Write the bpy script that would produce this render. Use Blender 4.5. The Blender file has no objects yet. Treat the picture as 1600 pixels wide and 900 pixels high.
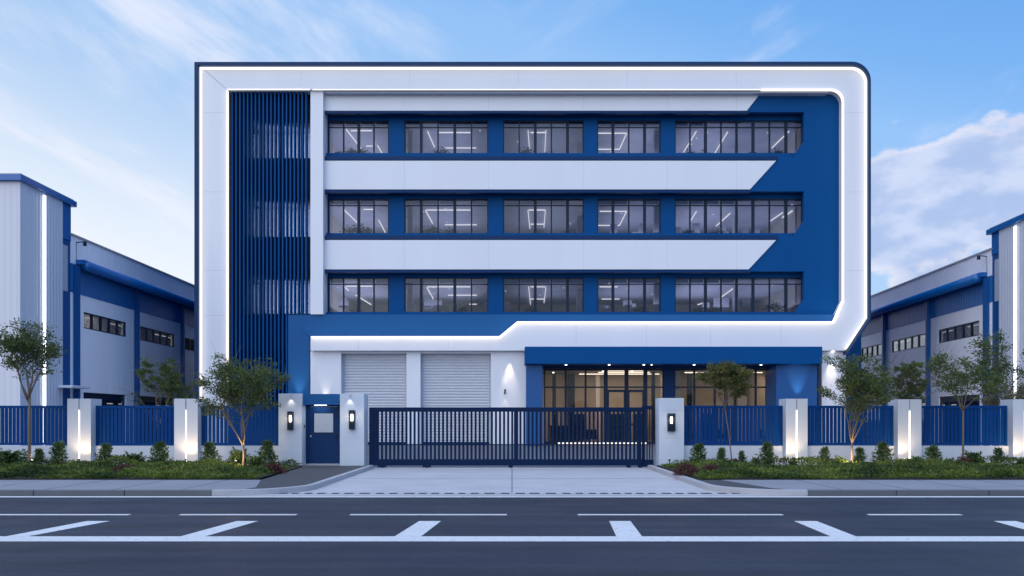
import bpy, math, random
import numpy as np
from mathutils import Vector
R = math.radians
random.seed(7)
SC = bpy.context.scene
COL = SC.collection

# ------------------------------------------------------------------ camera
F = 1371.0            # focal length in photo pixels (1600 wide)
EYE = 1.7
HOR = 655.0
cam_d = bpy.data.cameras.new('camera'); cam = bpy.data.objects.new('camera', cam_d); COL.objects.link(cam)
cam.location = (0, 0, EYE); cam.rotation_euler = (R(90), 0, 0)
cam_d.sensor_width = 36; cam_d.lens = 36 * F / 1600; cam_d.shift_y = (HOR - 450) / 1600
cam_d.clip_end = 5000; cam_d.clip_start = 0.1
SC.camera = cam

# ------------------------------------------------------------------ world
SUN_EL, SUN_AZ = 38, 207          # the soft low light comes from behind the camera, a little to the left
w = bpy.data.worlds.new('World'); SC.world = w; w.use_nodes = True
nt = w.node_tree; N = nt.nodes; L = nt.links
bg = N['Background']
def nd(t, **k):
    n = N.new(t)
    for a, b in k.items(): setattr(n, a, b)
    return n
def math_n(op, a, b=None, clamp=False):
    n = nd('ShaderNodeMath', operation=op, use_clamp=clamp)
    for i, v in enumerate((a, b)):
        if v is None: continue
        if isinstance(v, (int, float)): n.inputs[i].default_value = v
        else: L.new(v, n.inputs[i])
    return n.outputs[0]
def mixc(fac, a, b, blend='MIX'):
    n = nd('ShaderNodeMix', data_type='RGBA', blend_type=blend)
    if isinstance(fac, (int, float)): n.inputs[0].default_value = fac
    else: L.new(fac, n.inputs[0])
    for i, v in ((6, a), (7, b)):
        if isinstance(v, tuple): n.inputs[i].default_value = (*v, 1)
        else: L.new(v, n.inputs[i])
    return n.outputs[2]
def ramp(fac, stops, mode='LINEAR'):
    n = nd('ShaderNodeValToRGB'); L.new(fac, n.inputs[0]); cr = n.color_ramp; cr.interpolation = mode
    while len(cr.elements) < len(stops): cr.elements.new(0.5)
    for e, (p, c) in zip(cr.elements, stops):
        e.position = p; e.color = (*c, 1) if isinstance(c, tuple) else (c, c, c, 1)
    return n.outputs[0]
sky = nd('ShaderNodeTexSky', sky_type='NISHITA', sun_disc=False)
sky.sun_elevation = R(SUN_EL); sky.sun_rotation = R(SUN_AZ); sky.air_density = 1.0; sky.dust_density = 0.6; sky.ozone_density = 2.0
tc = nd('ShaderNodeTexCoord'); sep = nd('ShaderNodeSeparateXYZ'); L.new(tc.outputs['Generated'], sep.inputs[0])
dx, dy, dz = sep.outputs
el = math_n('MAXIMUM', dz, 0.0)
# right side of the sky is a deeper blue, the left pales towards the horizon
side = math_n('MULTIPLY_ADD', dx, 1.0); side.node.inputs[2].default_value = 0.5
el2 = math_n('ADD', math_n('MULTIPLY', el, 1.9), math_n('MULTIPLY', math_n('SUBTRACT', side, 0.5), 0.55))
grad = ramp(el2, [(0.0, (1.02, 1.0, 1.05)), (0.16, (0.84, 0.92, 1.02)), (0.45, (0.44, 0.65, 0.96)), (0.76, (0.31, 0.57, 0.98)), (0.87, (0.21, 0.48, 0.94)), (1.0, (0.16, 0.42, 0.90))])
skyc = mixc(1.0, sky.outputs[0], (0.105, 0.105, 0.105), 'MULTIPLY')
base0 = mixc(0.88, skyc, grad)
base = base0
# clouds: soft streaks on the left, a bank on the right
cmb = nd('ShaderNodeCombineXYZ'); L.new(math_n('MULTIPLY', dx, 2.2), cmb.inputs[0]); L.new(math_n('MULTIPLY', dy, 1.2), cmb.inputs[1]); L.new(math_n('MULTIPLY', math_n('SUBTRACT', dz, math_n('MULTIPLY', math_n('ABSOLUTE', dx), 0.50)), 6.0), cmb.inputs[2])
mp = nd('ShaderNodeMapping'); L.new(cmb.outputs[0], mp.inputs[0]); mp.inputs['Location'].default_value = (0.3, 0.0, 1.25)
n1 = nd('ShaderNodeTexNoise'); L.new(mp.outputs[0], n1.inputs[0]); n1.inputs['Scale'].default_value = 1.7; n1.inputs['Detail'].default_value = 9; n1.inputs['Roughness'].default_value = 0.58; n1.inputs['Distortion'].default_value = 0.35
wisp = ramp(n1.outputs[0], [(0.45, 0.0), (0.70, 1.0)], 'EASE')
band = math_n('MULTIPLY', wisp, ramp(side, [(0.0, 0.85), (0.32, 0.75), (0.45, 0.12), (0.55, 0.18), (0.72, 0.45), (1.0, 0.6)]))
c1 = mixc(math_n('MULTIPLY', band, 0.75), base, (0.98, 0.96, 1.02))
mp2 = nd('ShaderNodeMapping'); L.new(tc.outputs['Generated'], mp2.inputs[0]); mp2.inputs['Scale'].default_value = (3.6, 3.6, 6.5); mp2.inputs['Location'].default_value = (0.35, 0.1, 0.2)
n2 = nd('ShaderNodeTexNoise'); L.new(mp2.outputs[0], n2.inputs[0]); n2.inputs['Scale'].default_value = 2.1; n2.inputs['Detail'].default_value = 10; n2.inputs['Roughness'].default_value = 0.50
def dist_dir(px, py, rx, rz):
    v = Vector(((px - 800) / F, 1, (HOR - py) / F)).normalized()
    a = math_n('DIVIDE', math_n('SUBTRACT', dx, v.x), rx); b = math_n('DIVIDE', math_n('SUBTRACT', dz, v.z), rz)
    return math_n('SQRT', math_n('ADD', math_n('MULTIPLY', a, a), math_n('MULTIPLY', b, b)))
d1 = dist_dir(1590, 320, 0.19, 0.095)
bank = math_n('SUBTRACT', math_n('ADD', math_n('MULTIPLY', n2.outputs[0], 2.6), math_n('SUBTRACT', 0.10, math_n('MULTIPLY', d1, 0.80))), 0.30)
bankm = math_n('MULTIPLY', ramp(bank, [(0.40, 0.0), (0.56, 1.0)], 'EASE'), ramp(dy, [(0.0, 0.0), (0.3, 1.0)]))
n3 = nd('ShaderNodeTexNoise'); L.new(mp2.outputs[0], n3.inputs[0]); n3.inputs['Scale'].default_value = 3.4; n3.inputs['Detail'].default_value = 8
cb = mixc(ramp(n3.outputs[0], [(0.42, 0.0), (0.60, 1.0)], 'EASE'), (0.43, 0.54, 0.82), (0.66, 0.73, 0.93))
rim = ramp(bank, [(0.42, 1.0), (0.68, 0.0)], 'EASE')
cb2 = mixc(math_n('MULTIPLY', rim, 0.75), cb, (1.0, 0.92, 0.93))
c2 = mixc(math_n('MULTIPLY', bankm, 0.86), c1, cb2)
gs = nd('ShaderNodeMath', operation='MULTIPLY_ADD'); L.new(dy, gs.inputs[0]); gs.inputs[1].default_value = -0.5; gs.inputs[2].default_value = 0.5
gsr = ramp(gs.outputs[0], [(0.0, 0.5), (0.45, 0.5), (0.72, 0.58), (1.0, 0.62)])
c3 = mixc(1.0, c2, gsr, 'MULTIPLY'); c4 = mixc(1.0, c3, (2.0, 2.0, 2.0), 'MULTIPLY')
c4 = mixc(ramp(dz, [(0.0, 0.0), (0.46, 0.0), (0.8, 1.0)]), c4, (0.66, 0.86, 1.30))   # brighter pale zenith out of view, added to light the ground
L.new(c4, bg.inputs[0]); bg.inputs[1].default_value = 0.92
sun_d = bpy.data.lights.new('sun', 'SUN'); sun_d.energy = 1.15; sun_d.angle = R(75); sun_d.color = (1.0, 0.97, 0.97)
sun = bpy.data.objects.new('sun', sun_d); COL.objects.link(sun)
sd = Vector((math.sin(R(SUN_AZ)) * math.cos(R(SUN_EL)), math.cos(R(SUN_AZ)) * math.cos(R(SUN_EL)), math.sin(R(SUN_EL))))
sun.rotation_euler = (-sd).to_track_quat('-Z', 'Y').to_euler(); sun.location = (0, 0, 60)
vs = SC.view_settings; vs.view_transform = 'Standard'; vs.look = 'None'; vs.exposure = 0.16; vs.gamma = 1.0; vs.use_curve_mapping = False
SC.cycles.use_denoising = True
SC.cycles.max_bounces = 8; SC.cycles.transparent_max_bounces = 16
SC.cycles.sample_clamp_indirect = 6

# ------------------------------------------------------------------ materials
def new_mat(name):
    m = bpy.data.materials.new(name); m.use_nodes = True
    t = m.node_tree; return m, t, t.nodes['Principled BSDF']
def surf(name, col, rough=0.5, metal=0.0, var=0.12, vscale=1.5, bump=0.0, bscale=40, fine=0.0, spec=0.5, streak=False, rvar=0.0):
    """procedural paint / plaster / stone: slow tone variation, fine grain, bump"""
    m, t, p = new_mat(name); n = t.nodes; l = t.links
    co = n.new('ShaderNodeTexCoord')
    mpn = n.new('ShaderNodeMapping'); l.new(co.outputs['Object'], mpn.inputs[0])
    if streak: mpn.inputs['Scale'].default_value = (1, 1, 0.12)
    a = n.new('ShaderNodeTexNoise'); l.new(mpn.outputs[0], a.inputs[0]); a.inputs['Scale'].default_value = vscale; a.inputs['Detail'].default_value = 7; a.inputs['Roughness'].default_value = 0.6
    mx = n.new('ShaderNodeMix'); mx.data_type = 'RGBA'; l.new(a.outputs[0], mx.inputs[0])
    mx.inputs[6].default_value = (*[c * (1 - var) for c in col], 1); mx.inputs[7].default_value = (*[min(1, c * (1 + var)) for c in col], 1)
    out = mx.outputs[2]
    if fine:
        b = n.new('ShaderNodeTexNoise'); l.new(co.outputs['Object'], b.inputs[0]); b.inputs['Scale'].default_value = bscale; b.inputs['Detail'].default_value = 4
        r = n.new('ShaderNodeMapRange'); l.new(b.outputs[0], r.inputs[0]); r.inputs[1].default_value = 0.3; r.inputs[2].default_value = 0.7; r.inputs[3].default_value = 1 - fine; r.inputs[4].default_value = 1 + fine
        m2 = n.new('ShaderNodeMix'); m2.data_type = 'RGBA'; m2.blend_type = 'MULTIPLY'; m2.inputs[0].default_value = 1
        l.new(out, m2.inputs[6]); l.new(r.outputs[0], m2.inputs[7]); out = m2.outputs[2]
    l.new(out, p.inputs['Base Color'])
    p.inputs['Roughness'].default_value = rough; p.inputs['Metallic'].default_value = metal; p.inputs['Specular IOR Level'].default_value = spec
    if rvar:
        r = n.new('ShaderNodeMapRange'); l.new(a.outputs[0], r.inputs[0]); r.inputs[1].default_value = 0.3; r.inputs[2].default_value = 0.7; r.inputs[3].default_value = rough - rvar; r.inputs[4].default_value = rough + rvar
        l.new(r.outputs[0], p.inputs['Roughness'])
    if bump:
        b = n.new('ShaderNodeTexNoise'); l.new(co.outputs['Object'], b.inputs[0]); b.inputs['Scale'].default_value = bscale; b.inputs['Detail'].default_value = 4
        bp = n.new('ShaderNodeBump'); l.new(b.outputs[0], bp.inputs['Height']); bp.inputs['Strength'].default_value = bump; bp.inputs['Distance'].default_value = 0.02
        l.new(bp.outputs[0], p.inputs['Normal'])
    return m
def glow(name, col, s):
    m = bpy.data.materials.new(name); m.use_nodes = True; t = m.node_tree; t.nodes.clear()
    o = t.nodes.new('ShaderNodeOutputMaterial'); e = t.nodes.new('ShaderNodeEmission'); e.inputs[0].default_value = (*col, 1); e.inputs[1].default_value = s
    t.links.new(e.outputs[0], o.inputs[0]); return m
def glass(name, tint, refl=0.10, rough=0.02, top=0.9):
    m = bpy.data.materials.new(name); m.use_nodes = True; t = m.node_tree; t.nodes.clear(); l = t.links
    o = t.nodes.new('ShaderNodeOutputMaterial'); tr = t.nodes.new('ShaderNodeBsdfTransparent'); tr.inputs[0].default_value = (*tint, 1)
    g = t.nodes.new('ShaderNodeBsdfGlossy'); g.inputs['Roughness'].default_value = rough; g.inputs[0].default_value = (0.85, 0.92, 1, 1)
    lw = t.nodes.new('ShaderNodeLayerWeight'); lw.inputs[0].default_value = 0.22
    mr = t.nodes.new('ShaderNodeMapRange'); l.new(lw.outputs['Fresnel'], mr.inputs[0]); mr.inputs[3].default_value = refl; mr.inputs[4].default_value = top
    mx = t.nodes.new('ShaderNodeMixShader'); l.new(mr.outputs[0], mx.inputs[0]); l.new(tr.outputs[0], mx.inputs[1]); l.new(g.outputs[0], mx.inputs[2]); l.new(mx.outputs[0], o.inputs[0]); return m
def leafm(name, c1, c2, scale=3.0):
    m, t, p = new_mat(name); n = t.nodes; l = t.links
    co = n.new('ShaderNodeNewGeometry'); a = n.new('ShaderNodeTexNoise'); l.new(co.outputs['Position'], a.inputs[0]); a.inputs['Scale'].default_value = scale; a.inputs['Detail'].default_value = 4
    r = n.new('ShaderNodeMapRange'); l.new(a.outputs[0], r.inputs[0]); r.inputs[1].default_value = 0.35; r.inputs[2].default_value = 0.65
    ri = n.new('ShaderNodeMath'); ri.operation = 'MULTIPLY_ADD'; l.new(co.outputs['Random Per Island'], ri.inputs[0]); ri.inputs[1].default_value = 0.5; ri.inputs[2].default_value = -0.25
    ad = n.new('ShaderNodeMath'); ad.use_clamp = True; l.new(r.outputs[0], ad.inputs[0]); l.new(ri.outputs[0], ad.inputs[1])
    mx = n.new('ShaderNodeMix'); mx.data_type = 'RGBA'; l.new(ad.outputs[0], mx.inputs[0]); mx.inputs[6].default_value = (*c1, 1); mx.inputs[7].default_value = (*c2, 1)
    l.new(mx.outputs[2], p.inputs['Base Color']); p.inputs['Roughness'].default_value = 0.55; p.inputs['Specular IOR Level'].default_value = 0.3
    tl = n.new('ShaderNodeBsdfTranslucent'); l.new(mx.outputs[2], tl.inputs[0]); ms = n.new('ShaderNodeMixShader'); ms.inputs[0].default_value = 0.25
    o = n['Material Output']; l.new(p.outputs[0], ms.inputs[1]); l.new(tl.outputs[0], ms.inputs[2]); l.new(ms.outputs[0], o.inputs[0]); return m
def ribbed(name, col, axis, pitch, rough=0.45, var=0.10, depth=0.4):
    """ribbed sheet cladding: wave bump along one axis"""
    m = surf(name, col, rough, var=var, vscale=0.5, streak=True); t = m.node_tree; n = t.nodes; l = t.links; p = n['Principled BSDF']
    co = n.new('ShaderNodeTexCoord'); wv = n.new('ShaderNodeTexWave'); wv.wave_type = 'BANDS'; wv.bands_direction = axis; wv.wave_profile = 'SIN'
    wv.inputs['Scale'].default_value = 0.314 / pitch; wv.inputs['Distortion'].default_value = 0
    l.new(co.outputs['Object'], wv.inputs[0]); bp = n.new('ShaderNodeBump'); l.new(wv.outputs['Fac'], bp.inputs['Height']); bp.inputs['Strength'].default_value = depth; bp.inputs['Distance'].default_value = 0.04
    l.new(bp.outputs[0], p.inputs['Normal']); return m

M = {}
M['white'] = surf('white_panel', (0.69, 0.71, 0.77), 0.42, var=0.06, vscale=0.45, streak=True, bump=0.03, bscale=12)
M['plaster'] = surf('white_plaster', (0.49, 0.55, 0.64), 0.7, var=0.06, vscale=1.3, bump=0.12, bscale=60, streak=True)
M['blue'] = surf('blue_panel', (0.001, 0.066, 0.225), 0.5, var=0.10, vscale=0.4, streak=True, spec=0.08)
M['blue_lt'] = surf('mid_blue_panel', (0.016, 0.098, 0.265), 0.5, var=0.06, vscale=0.4, streak=True, spec=0.1)
M['blue_col'] = surf('blue_column_paint', (0.016, 0.085, 0.26), 0.4, var=0.06, vscale=0.4, streak=True, spec=0.25)
M['navy'] = surf('navy_metal', (0.002, 0.030, 0.110), 0.45, var=0.10, vscale=0.8, spec=0.15)
M['rim'] = surf('slate_edge_trim', (0.010, 0.040, 0.115), 0.45, var=0.08, vscale=0.5, spec=0.15)
M['dark'] = surf('dark_frame_metal', (0.006, 0.018, 0.045), 0.4, var=0.1, spec=0.2)
M['fence'] = surf('fence_blue_paint', (0.002, 0.042, 0.180), 0.45, var=0.12, vscale=2.5, spec=0.06)
M['gate'] = surf('gate_navy_paint', (0.001, 0.013, 0.050), 0.42, var=0.15, vscale=2.0, spec=0.10)
M['shutter'] = surf('grey_shutter', (0.50, 0.52, 0.58), 0.42, var=0.05, vscale=0.6)
M['led'] = glow('white_led', (1.0, 0.93, 0.90), 1.25)
M['led_hi'] = glow('bright_white_led', (1.0, 0.92, 0.86), 2.6)
M['led_soft'] = glow('dim_led', (1.0, 0.94, 0.92), 1.3)
M['led_in'] = glow('warm_ceiling_led', (1.0, 0.82, 0.64), 2.2)
M['led_p'] = glow('pillar_led', (1.0, 0.88, 0.72), 4.5)
M['led_w'] = glow('cool_white_led', (0.92, 0.95, 1.0), 5.0)
M['bulb'] = glow('lantern_bulb', (1.0, 0.80, 0.55), 22.0)
M['spotface'] = glow('downlight_face', (1.0, 0.92, 0.82), 9.0)
M['glass'] = glass('tinted_glass', (0.52, 0.57, 0.69), 0.012)
M['glass_lob'] = glass('lobby_glass', (0.80, 0.80, 0.80), 0.0)
M['glass_wh'] = glass('warehouse_glass', (0.5, 0.55, 0.62), 0.16, top=0.5)
M['int_ceil'] = surf('office_ceiling', (0.38, 0.39, 0.47), 0.8, var=0.3, vscale=0.5)
M['int_wall'] = surf('office_wall', (0.50, 0.46, 0.42), 0.8, var=0.2, vscale=0.5)
M['lob_wall'] = surf('lobby_wall', (0.52, 0.43, 0.33), 0.6, var=0.08, vscale=2.0)
M['lob_ceil'] = surf('lobby_ceiling', (0.12, 0.125, 0.15), 0.5, var=0.1)
M['blind'] = surf('pale_blind', (0.55, 0.56, 0.62), 0.8)
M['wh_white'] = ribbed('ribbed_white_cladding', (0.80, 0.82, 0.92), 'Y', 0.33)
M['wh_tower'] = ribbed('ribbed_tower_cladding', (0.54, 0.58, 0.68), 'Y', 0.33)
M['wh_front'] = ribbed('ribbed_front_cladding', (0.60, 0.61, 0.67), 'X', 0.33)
M['wh_blue'] = ribbed('ribbed_blue_cladding', (0.015, 0.125, 0.37), 'Y', 0.25)
M['wh_trim'] = surf('bright_blue_trim', (0.004, 0.105, 0.36), 0.25, var=0.12, vscale=0.7)
M['wh_band'] = surf('dark_blue_column_paint', (0.004, 0.070, 0.24), 0.4, var=0.1, spec=0.2)
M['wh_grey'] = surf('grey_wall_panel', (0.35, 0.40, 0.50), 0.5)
M['roof'] = surf('grey_roof_sheet', (0.32, 0.34, 0.37), 0.5)
M['asphalt'] = surf('road_asphalt', (0.019, 0.025, 0.043), 0.62, var=0.16, vscale=0.35, bump=0.35, bscale=34, fine=0.38, rvar=0.13, spec=0.22)
M['asphalt2'] = surf('path_asphalt', (0.045, 0.050, 0.060), 0.75, var=0.15, vscale=0.9, bump=0.3, bscale=70, fine=0.2)
M['yard'] = surf('yard_paving', (0.10, 0.11, 0.14), 0.6, var=0.15, vscale=0.6)
M['ground'] = surf('ground_concrete', (0.12, 0.13, 0.13), 0.8, var=0.2, vscale=0.1)
M['walk'] = surf('pavement_concrete', (0.22, 0.23, 0.27), 0.6, var=0.24, vscale=0.45, bump=0.12, bscale=50, fine=0.06)
M['apron'] = surf('driveway_concrete', (0.44, 0.445, 0.48), 0.6, var=0.24, vscale=0.9, bump=0.12, bscale=50, fine=0.07)
M['kerb'] = surf('kerb_stone', (0.085, 0.095, 0.115), 0.6, var=0.2, vscale=1.2, bump=0.15, bscale=60, fine=0.1)
M['kerb_lt'] = surf('pale_kerb_stone', (0.36, 0.37, 0.40), 0.6, var=0.12, vscale=1.5, bump=0.15, bscale=60)
M['soil'] = surf('planting_soil', (0.035, 0.028, 0.022), 0.95, var=0.3, vscale=3, bump=0.5, bscale=20)
M['bark'] = surf('tree_bark', (0.13, 0.105, 0.085), 0.85, var=0.3, vscale=9, bump=0.4, bscale=40)
M['leaf'] = leafm('tree_leaves', (0.030, 0.062, 0.022), (0.125, 0.165, 0.045))
M['leaf_y'] = leafm('olive_tree_leaves', (0.045, 0.070, 0.020), (0.16, 0.15, 0.045))
M['leaf_s'] = leafm('shrub_leaves', (0.030, 0.072, 0.024), (0.120, 0.190, 0.060), 6)
M['leaf_g'] = leafm('ground_cover_leaves', (0.016, 0.048, 0.012), (0.150, 0.200, 0.034), 0.9)
M['leaf_r'] = leafm('red_leaves', (0.060, 0.022, 0.024), (0.13, 0.055, 0.05), 6)
M['leaf_t'] = leafm('pale_olive_leaves', (0.10, 0.10, 0.06), (0.22, 0.20, 0.13), 4)
def paint():
    m = surf('road_paint', (0.62, 0.64, 0.67), 0.55, var=0.12, vscale=1.5, fine=0.1, bscale=30)
    t = m.node_tree; n = t.nodes; l = t.links; p = n['Principled BSDF']
    co = n.new('ShaderNodeTexCoord'); a = n.new('ShaderNodeTexNoise'); l.new(co.outputs['Object'], a.inputs[0]); a.inputs['Scale'].default_value = 9; a.inputs['Detail'].default_value = 9; a.inputs['Roughness'].default_value = 0.75
    r = n.new('ShaderNodeMapRange'); l.new(a.outputs[0], r.inputs[0]); r.inputs[1].default_value = 0.33; r.inputs[2].default_value = 0.44
    src = p.inputs['Base Color'].links[0].from_socket
    mx = n.new('ShaderNodeMix'); mx.data_type = 'RGBA'; l.new(r.outputs[0], mx.inputs[0]); mx.inputs[6].default_value = (0.16, 0.17, 0.19, 1); l.new(src, mx.inputs[7]); l.new(mx.outputs[2], p.inputs['Base Color']); return m
M['paint'] = paint()
def road_streaks():
    t = M['asphalt'].node_tree; n = t.nodes; l = t.links; p = n['Principled BSDF']; src = p.inputs['Base Color'].links[0].from_socket
    co = n.new('ShaderNodeTexCoord'); mpn = n.new('ShaderNodeMapping'); l.new(co.outputs['Object'], mpn.inputs[0]); mpn.inputs['Scale'].default_value = (0.06, 1.0, 1.0)
    a = n.new('ShaderNodeTexNoise'); l.new(mpn.outputs[0], a.inputs[0]); a.inputs['Scale'].default_value = 1.7; a.inputs['Detail'].default_value = 6; a.inputs['Roughness'].default_value = 0.65
    r = n.new('ShaderNodeMapRange'); l.new(a.outputs[0], r.inputs[0]); r.inputs[1].default_value = 0.3; r.inputs[2].default_value = 0.7; r.inputs[3].default_value = 0.60; r.inputs[4].default_value = 1.42
    b = n.new('ShaderNodeTexNoise'); l.new(co.outputs['Object'], b.inputs[0]); b.inputs['Scale'].default_value = 90; b.inputs['Detail'].default_value = 2
    r2 = n.new('ShaderNodeMapRange'); l.new(b.outputs[0], r2.inputs[0]); r2.inputs[1].default_value = 0.60; r2.inputs[2].default_value = 0.72; r2.inputs[3].default_value = 1.0; r2.inputs[4].default_value = 2.4
    c = n.new('ShaderNodeMath'); c.operation = 'MULTIPLY'; l.new(r.outputs[0], c.inputs[0]); l.new(r2.outputs[0], c.inputs[1])
    m2 = n.new('ShaderNodeMix'); m2.data_type = 'RGBA'; m2.blend_type = 'MULTIPLY'; m2.inputs[0].default_value = 1; l.new(src, m2.inputs[6]); l.new(c.outputs[0], m2.inputs[7]); l.new(m2.outputs[2], p.inputs['Base Color'])
road_streaks()

# ------------------------------------------------------------------ mesh helpers
class MB:
    def __init__(s): s.v = []; s.f = []
    def add(s, vs, fs):
        o = len(s.v); s.v += [tuple(v) for v in vs]; s.f += [tuple(i + o for i in f) for f in fs]; return s
    def box(s, x0, x1, y0, y1, z0, z1):
        if x0 > x1: x0, x1 = x1, x0
        if y0 > y1: y0, y1 = y1, y0
        if z0 > z1: z0, z1 = z1, z0
        return s.add([(x0,y0,z0),(x1,y0,z0),(x1,y1,z0),(x0,y1,z0),(x0,y0,z1),(x1,y0,z1),(x1,y1,z1),(x0,y1,z1)],
                     [(0,3,2,1),(4,5,6,7),(0,1,5,4),(1,2,6,5),(2,3,7,6),(3,0,4,7)])
    def prism_y(s, poly, y0, y1):          # polygon in (x, z), any winding, extruded along y
        a = sum(poly[i][0]*poly[(i+1)%len(poly)][1]-poly[(i+1)%len(poly)][0]*poly[i][1] for i in range(len(poly)))
        if a < 0: poly = poly[::-1]
        n = len(poly); vs = [(x, y0, z) for x, z in poly] + [(x, y1, z) for x, z in poly]
        return s.add(vs, [tuple(range(n)), tuple(range(2*n-1, n-1, -1))] + [(i, n+i, n+(i+1)%n, (i+1)%n) for i in range(n)])
    def prism_z(s, poly, z0, z1):
        a = sum(poly[i][0]*poly[(i+1)%len(poly)][1]-poly[(i+1)%len(poly)][0]*poly[i][1] for i in range(len(poly)))
        if a < 0: poly = poly[::-1]
        n = len(poly); vs = [(x, y, z0) for x, y in poly] + [(x, y, z1) for x, y in poly]
        return s.add(vs, [tuple(range(n-1, -1, -1)), tuple(range(n, 2*n))] + [(i, (i+1)%n, n+(i+1)%n, n+i) for i in range(n)])
    def strip_y(s, A, B, y0, y1, caps=True):   # ring strip between two matched polylines (x, z), front y0, back y1
        n = len(A); vs = [(x,y0,z) for x,z in A]+[(x,y0,z) for x,z in B]+[(x,y1,z) for x,z in A]+[(x,y1,z) for x,z in B]; fs = []
        for i in range(n-1):
            fs += [(i, i+1, n+i+1, n+i), (2*n+i, 3*n+i, 3*n+i+1, 2*n+i+1), (i, 2*n+i, 2*n+i+1, i+1), (n+i, n+i+1, 3*n+i+1, 3*n+i)]
        fs += [(0, n, 3*n, 2*n), (n-1, 3*n-1, 4*n-1, 2*n-1)]
        return s.add(vs, fs)
    def tube(s, pts, rad, k=6):
        pts = [Vector(p) for p in pts]; vs = []; fs = []
        for i, p in enumerate(pts):
            d = (pts[min(i+1, len(pts)-1)] - pts[max(i-1, 0)]).normalized()
            u = d.cross(Vector((0.31, 0.9, 0.17))).normalized(); v = d.cross(u)
            for j in range(k):
                a = 2*math.pi*j/k; vs.append(p + (u*math.cos(a) + v*math.sin(a))*rad[i])
        for i in range(len(pts)-1):
            for j in range(k): fs.append((i*k+j, i*k+(j+1)%k, (i+1)*k+(j+1)%k, (i+1)*k+j))
        fs += [tuple(range(k))[::-1], tuple((len(pts)-1)*k+j for j in range(k))]
        return s.add(vs, fs)
    def cyl(s, x, y, z0, z1, r, k=16): return s.tube([(x,y,z0),(x,y,z1)], [r, r], k)
    def each(s, name, mat, parent=None, bevel=0, lab=None):
        out = []; i = 0; used = {}
        par = list(range(len(s.v)))
        def find(a):
            while par[a] != a: par[a] = par[par[a]]; a = par[a]
            return a
        for f in s.f:
            for q in f[1:]: par[find(q)] = find(f[0])
        for f in s.f: used.setdefault(find(f[0]), []).append(f)
        for fs in used.values():
            ids = sorted({q for f in fs for q in f}); mp_ = {q: k for k, q in enumerate(ids)}; b = MB()
            b.add([s.v[q] for q in ids], [tuple(mp_[q] for q in f) for f in fs]); out.append(b.build(name, mat, parent, bevel=bevel))
        return out
    def build(s, name, mat, parent=None, bevel=0, smooth=False, recalc=True):
        o0 = ORG(parent)
        me = bpy.data.meshes.new(name); v = np.array(s.v, dtype=float) - np.array(o0); me.from_pydata(v.tolist(), [], s.f); me.update()
        if recalc:
            import bmesh
            bm = bmesh.new(); bm.from_mesh(me); bmesh.ops.recalc_face_normals(bm, faces=bm.faces[:]); bm.to_mesh(me); bm.free()
        me.materials.append(mat if not isinstance(mat, str) else M[mat])
        if smooth: me.polygons.foreach_set('use_smooth', [True]*len(me.polygons))
        ob = bpy.data.objects.new(name, me); COL.objects.link(ob); ob.parent = parent
        if bevel:
            b = ob.modifiers.new('bevel', 'BEVEL'); b.width = bevel; b.segments = 2; b.limit_method = 'ANGLE'
        return ob
def ORG(p):
    if p is None: return (0, 0, 0)
    while p.parent: p = p.parent
    return tuple(p.location)
def tag(o, label=None, cat=None, group=None, kind=None):
    if label: o['label'] = label
    if cat: o['category'] = cat
    if group: o['group'] = group
    if kind: o['kind'] = kind
    return o
def thing(name, label, cat, loc, group=None):
    o = bpy.data.objects.new(name, None); o.empty_display_size = 0.2; COL.objects.link(o); o.location = loc
    return tag(o, label, cat, group)
def X(px, D): return (px - 800) * D / F
def Z(py, D): return EYE + (HOR - py) * D / F
def XZ(pts, D): return [(X(a, D), Z(b, D)) for a, b in pts]
def copy_tree(o, parent=None):
    c = o.copy(); COL.objects.link(c); c.parent = parent
    for ch in list(o.children): copy_tree(ch, c)
    return c
def lamp(kind, loc, energy, col, parent, target=None, size=0.05, spot=60, blend=0.8, name='lamp_light', sy=None):
    d = bpy.data.lights.new(name, kind); d.energy = energy; d.color = col
    if kind == 'SPOT': d.spot_size = R(spot); d.spot_blend = blend; d.shadow_soft_size = size
    elif kind == 'POINT': d.shadow_soft_size = size
    elif kind == 'AREA':
        d.shape = 'RECTANGLE'; d.size = size; d.size_y = sy or size
    o = bpy.data.objects.new(name, d); COL.objects.link(o); og = ORG(parent); o.parent = parent
    o.location = [a - b for a, b in zip(loc, og)]
    if target is not None: o.rotation_euler = (Vector(target) - Vector(loc)).to_track_quat('-Z', 'Y').to_euler()
    return o

# ================================================================== SETTING: ground, road, kerbs
def sheet(name, poly, z, mat, kind='structure'):
    a = sum(poly[i][0]*poly[(i+1)%len(poly)][1]-poly[(i+1)%len(poly)][0]*poly[i][1] for i in range(len(poly)))
    if a < 0: poly = poly[::-1]
    b = MB(); b.add([(x, y, z) for x, y in poly], [tuple(range(len(poly)))])
    return tag(b.build(name, mat, recalc=False), kind=kind)
sheet('ground', [(-900,-300),(900,-300),(900,1500),(-900,1500)], -0.03, 'ground')
sheet('road', [(-300,-4),(300,-4),(300,19.42),(-300,19.42)], 0.0, 'asphalt')
YD = 19.42                      # kerb line
KX = 4.75                       # half width of the driveway mouth
def arc(cx, cy, r, a0, a1, n=10): return [(cx + r*math.cos(R(a0+(a1-a0)*i/n)), cy + r*math.sin(R(a0+(a1-a0)*i/n))) for i in range(n+1)]
RA = 1.9
left_edge = [(-KX, 30.1)] + arc(-KX-RA, YD+RA, RA, 0, -90) + [(-60, YD)]
right_edge = [(KX-0.1, 30.1)] + arc(KX-0.1+RA, YD+RA, RA, 180, 270) + [(60, YD)]
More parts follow.
